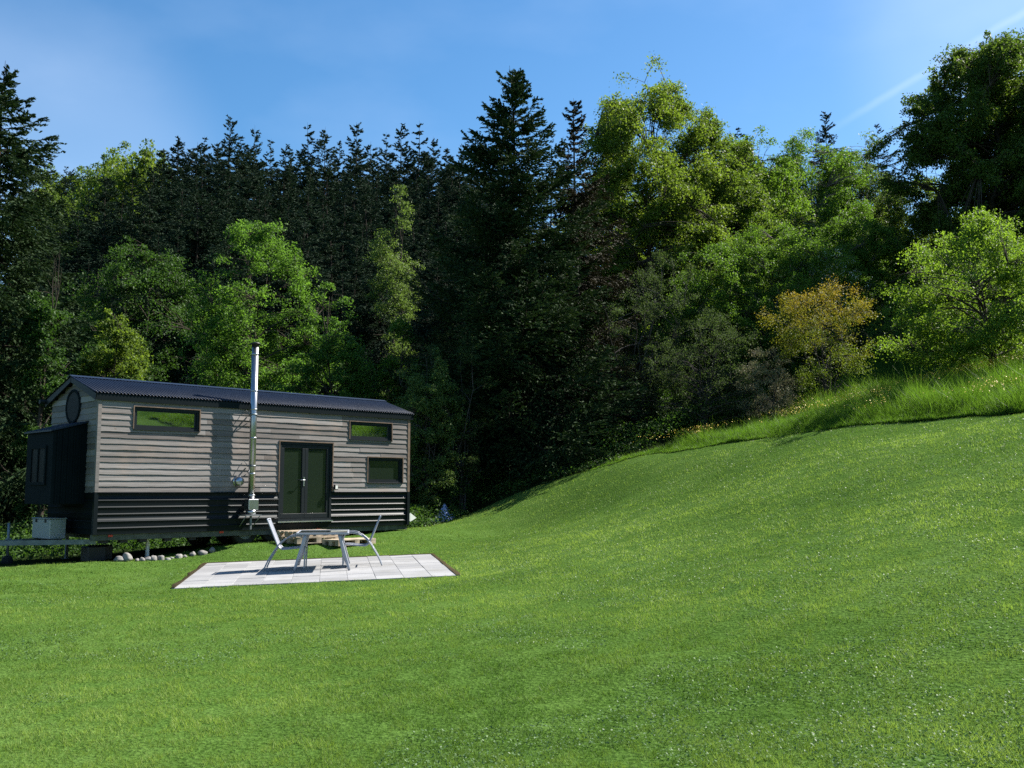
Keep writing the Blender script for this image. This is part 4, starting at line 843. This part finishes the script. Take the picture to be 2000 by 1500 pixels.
    tree('apple_tree', 'spreading apple tree with yellow green leaves at the right edge', 'tree', 1930, 415, 28.7, 330, 'yellowgreen', 'bark', 36, env='broad', base=.16, limbs=42, leaves=30000, size=.07, stems=3, spread=.16, gap=.42, flat=.7, sprigs=45, tr=.11)
    tree('shrub', 'low yellow green shrub between the copper shrub and the apple tree', 'shrub', 1790, 560, 38, 150, 'yellowgreen', 'twig', 37, env='broad', base=.08, limbs=30, leaves=11000, size=.055, stems=5, spread=.15, gap=.25)
    tree('shrub', 'dense green bush behind the apple tree', 'shrub', 1990, 480, 34, 240, 'hedge', 'twig', 38, env='broad', base=.03, limbs=34, leaves=30000, size=.07, stems=5, spread=.14)
    me = cherry.children[1].data if cherry.children[1].name.startswith('crown') else cherry.children[0].data
    co = np.empty(len(me.vertices)*3, np.float32); me.vertices.foreach_get('co', co); co = co.reshape(-1, 4, 3).mean(1); rg = np.random.default_rng(5)
    hh = co[:, 2].max(); rr_ = np.abs(co[:, 0]).max(); k = (co[:, 0]/rr_ > .25+.3*rg.random(len(co))) & (co[:, 2]/hh > .45) & (vnoise(co[:, 0]+co[:, 1], co[:, 2], .45, 6) > .62); c = co[k]; c = c[rg.random(len(c)) < min(1, 900/len(c))]
    c = np.repeat(c, 3, 0)+rg.normal(size=(len(c)*3, 3))*.035; n = len(c); u, v = perp_frame(unit(rg.normal(size=(n, 3))), rg); V = np.stack([c-u*.028, c+v*.024, c+u*.028, c-v*.024], 1).reshape(-1, 3)
    link('blossom', np_mesh('blossom', V, np.arange(4*n).reshape(n, 4), rg.random(n)), M['blossom'], cherry)
    # --- hill forest: a few prototypes, then copies
    protos = []
    for i, (sd, kw) in enumerate([(61, dict(ragged=.4, hang=.6)), (62, dict(ragged=.3, hang=.4, power=.75)), (63, dict(ragged=.5, hang=.5, power=1.0, thin=.2)), (64, dict(ragged=.35, hang=.5, bare=.35, power=.6)), (65, dict(ragged=.6, hang=.3, bare=.2, power=.6, thin=.3))]):
        protos.append((conifer(sd, 15, 3.0, step=.46, per=8, ntw=34, nn_=8, qs=(.17, .05), tr=.11, leader=.03, **kw), 15))
    bl = [(broadleaf(71, 15, 4.2, env='round', base=.2, limbs=26, leaves=15000, size=.26), 15), (broadleaf(72, 15, 3.6, env='broad', base=.15, limbs=26, leaves=15000, size=.26, gap=.3), 15)]
    G1 = 'dark spruces on the forested hill'; G2 = 'green broadleaf trees on the forested hill'
    roots = {}
    rg = np.random.default_rng(77)
    def put(kind, i, px, top, Y, wscale=1., Hmax=27.):
        loc, H = spot(px, top, Y); 
        if H < 5: return
        if H > Hmax: loc = (loc[0], loc[1], loc[2]+0.0)
        s = H/15.; sx = s*wscale*rg.uniform(.85, 1.15); rz = rg.random()*6.28
        key = (kind, i)
        if key not in roots:
            d, _ = (protos if kind == 's' else bl)[i]
            r = finish('spruce_tree' if kind == 's' else 'beech_tree', d, 'dark spruce in the dense forest on the hill behind the house' if kind == 's' else 'green broadleaf tree among the spruces of the hill forest', 'tree',
                       M['farspruce'] if kind == 's' else M['maple'], M['darkbark'], loc, rz, G1 if kind == 's' else G2); r.scale = (sx, sx, s); roots[key] = r
        else: copy_tree(roots[key], loc, rz, (sx, sx, s))
    # skyline, read off the photograph
    for i, (px, top, Y) in enumerate([(255, 305, 120), (300, 296, 116), (228, 322, 130), (270, 400, 100), (340, 420, 96), (180, 420, 104)]): put('b', i % 2, px, top, Y, .75)
    sky = [(285, 298, 115), (322, 290, 112), (348, 262, 108), (378, 285, 104), (400, 264, 104), (450, 226, 96), (500, 243, 94), (530, 270, 98), (558, 283, 104), (603, 238, 92), (637, 246, 93), (665, 272, 98), (697, 237, 90),
           (725, 276, 95), (755, 257, 90), (783, 243, 88), (820, 235, 88), (845, 265, 92), (872, 286, 90), (905, 282, 95), (928, 318, 92), (470, 262, 105), (425, 275, 108),
           (1075, 300, 80), (1380, 214, 88), (1440, 246, 90), (1612, 216, 84), (1712, 236, 80), (1645, 285, 84), (1690, 300, 78), (1530, 300, 88), (1480, 300, 90)]
    for i, (px, top, Y) in enumerate(sky): put('s', [0, 1, 2, 3, 0, 1, 4][i % 7], px, top, Y, rg.uniform(.8, 1.15))
    for px in np.arange(330, 1020, 27): put('s', int(rg.integers(0, 4)), px+rg.normal()*8, rg.uniform(275, 330), 108+rg.normal()*5, rg.uniform(1.1, 1.4))
    for px in np.arange(1180, 1760, 60): put('s', int(rg.integers(0, 4)), px+rg.normal()*8, rg.uniform(310, 350), 92+rg.normal()*4, 1.3)
    for row, (Y0, tops, step, lo, hi) in enumerate([(82, (300, 345), 34, 60, 1000), (72, (340, 400), 36, 60, 960), (62, (400, 480), 40, 40, 960), (54, (450, 560), 46, 660, 950)]):
        for px in np.arange(lo, hi, step):
            p = px+rg.normal()*10; put('s', int(rg.integers(0, 4)), p, rg.uniform(*tops)+max(0, 330-p)*.25, Y0+rg.normal()*2.5, rg.uniform(.9, 1.3))
    # the far ridge at the left: mixed wood
    for i, (px, top, Y) in enumerate([(105, 342, 150), (140, 330, 148), (175, 335, 152), (205, 330, 150), (235, 318, 146), (265, 335, 138), (120, 385, 135), (165, 395, 130), (210, 380, 132), (250, 390, 125), (300, 370, 122), (150, 440, 118), (230, 440, 112), (330, 330, 118)]):
        put('b' if i % 3 != 1 else 's', i % 2 if i % 3 != 1 else i % 4, px, top, Y, .8)
    for px, top, Y in [(130, 322, 140), (285, 345, 128), (240, 350, 136), (90, 330, 150), (170, 322, 160)]: put('s', 0, px, top, Y)
    # green trees deeper in the wood on the right
    for i, (px, top, Y) in enumerate([(1180, 380, 62), (1330, 330, 64), (1450, 330, 66), (1540, 420, 62), (1620, 420, 60), (1720, 400, 62), (1800, 350, 60), (1760, 470, 50), (1880, 400, 56)]): put('b', i % 2, px, top, Y)
    for i, (px, top, Y) in enumerate([(1060, 420, 48), (1130, 500, 46), (930, 420, 50), (870, 470, 52), (980, 500, 46)]): put('s', i % 3, px, top, Y, 1.3)
forest()
def undergrowth():
    rg = np.random.default_rng(91); n = 9000
    x = rg.uniform(-19, 14, n); y = rg.uniform(17, 52, n)
    k = (y > yb(x)+.35) & ~((x > 3.3) & (y < np.interp(x, [3, 5, 9.5, 13, 17], [32, 33, 36.5, 40, 42])))
    lx = (x-HX)*math.cos(HA)+(y-HY)*math.sin(HA); ly = -(x-HX)*math.sin(HA)+(y-HY)*math.cos(HA); k &= ~((lx > -1.9) & (lx < HL+.6) & (ly > -.6) & (ly < HW+.5)); x, y = x[k], y[k]; n = len(x)
    h = (.25+1.0*vnoise(x, y, 1.6, 93)**1.5)*np.clip((y-yb(x))/3.5, .3, 1.3); per = 46; m = n*per; pi = np.repeat(np.arange(n), per); z0 = gz(x, y)
    c = np.stack([x[pi]+rg.normal(size=m)*.22, y[pi]+rg.normal(size=m)*.22, z0[pi]+h[pi]*rg.random(m)**.8], 1)
    nn = unit(rg.normal(size=(m, 3))+np.array([0, 0, .9])); u, v = perp_frame(nn, rg); s = .075*rg.uniform(.6, 1.4, m)
    V = np.stack([c-u*(s*.5)[:, None], c+v*(s*.3)[:, None], c+u*(s*.5)[:, None], c-v*(s*.3)[:, None]], 1).reshape(-1, 3)
    tag(link('undergrowth', np_mesh('undergrowth', V, np.arange(4*m).reshape(m, 4), np.clip(.6*rg.random(n)[pi]+.4*rg.random(m), 0, 1)), M['hedge']), 'low leafy undergrowth on the forest floor behind the house', 'undergrowth', kind='stuff')
undergrowth()
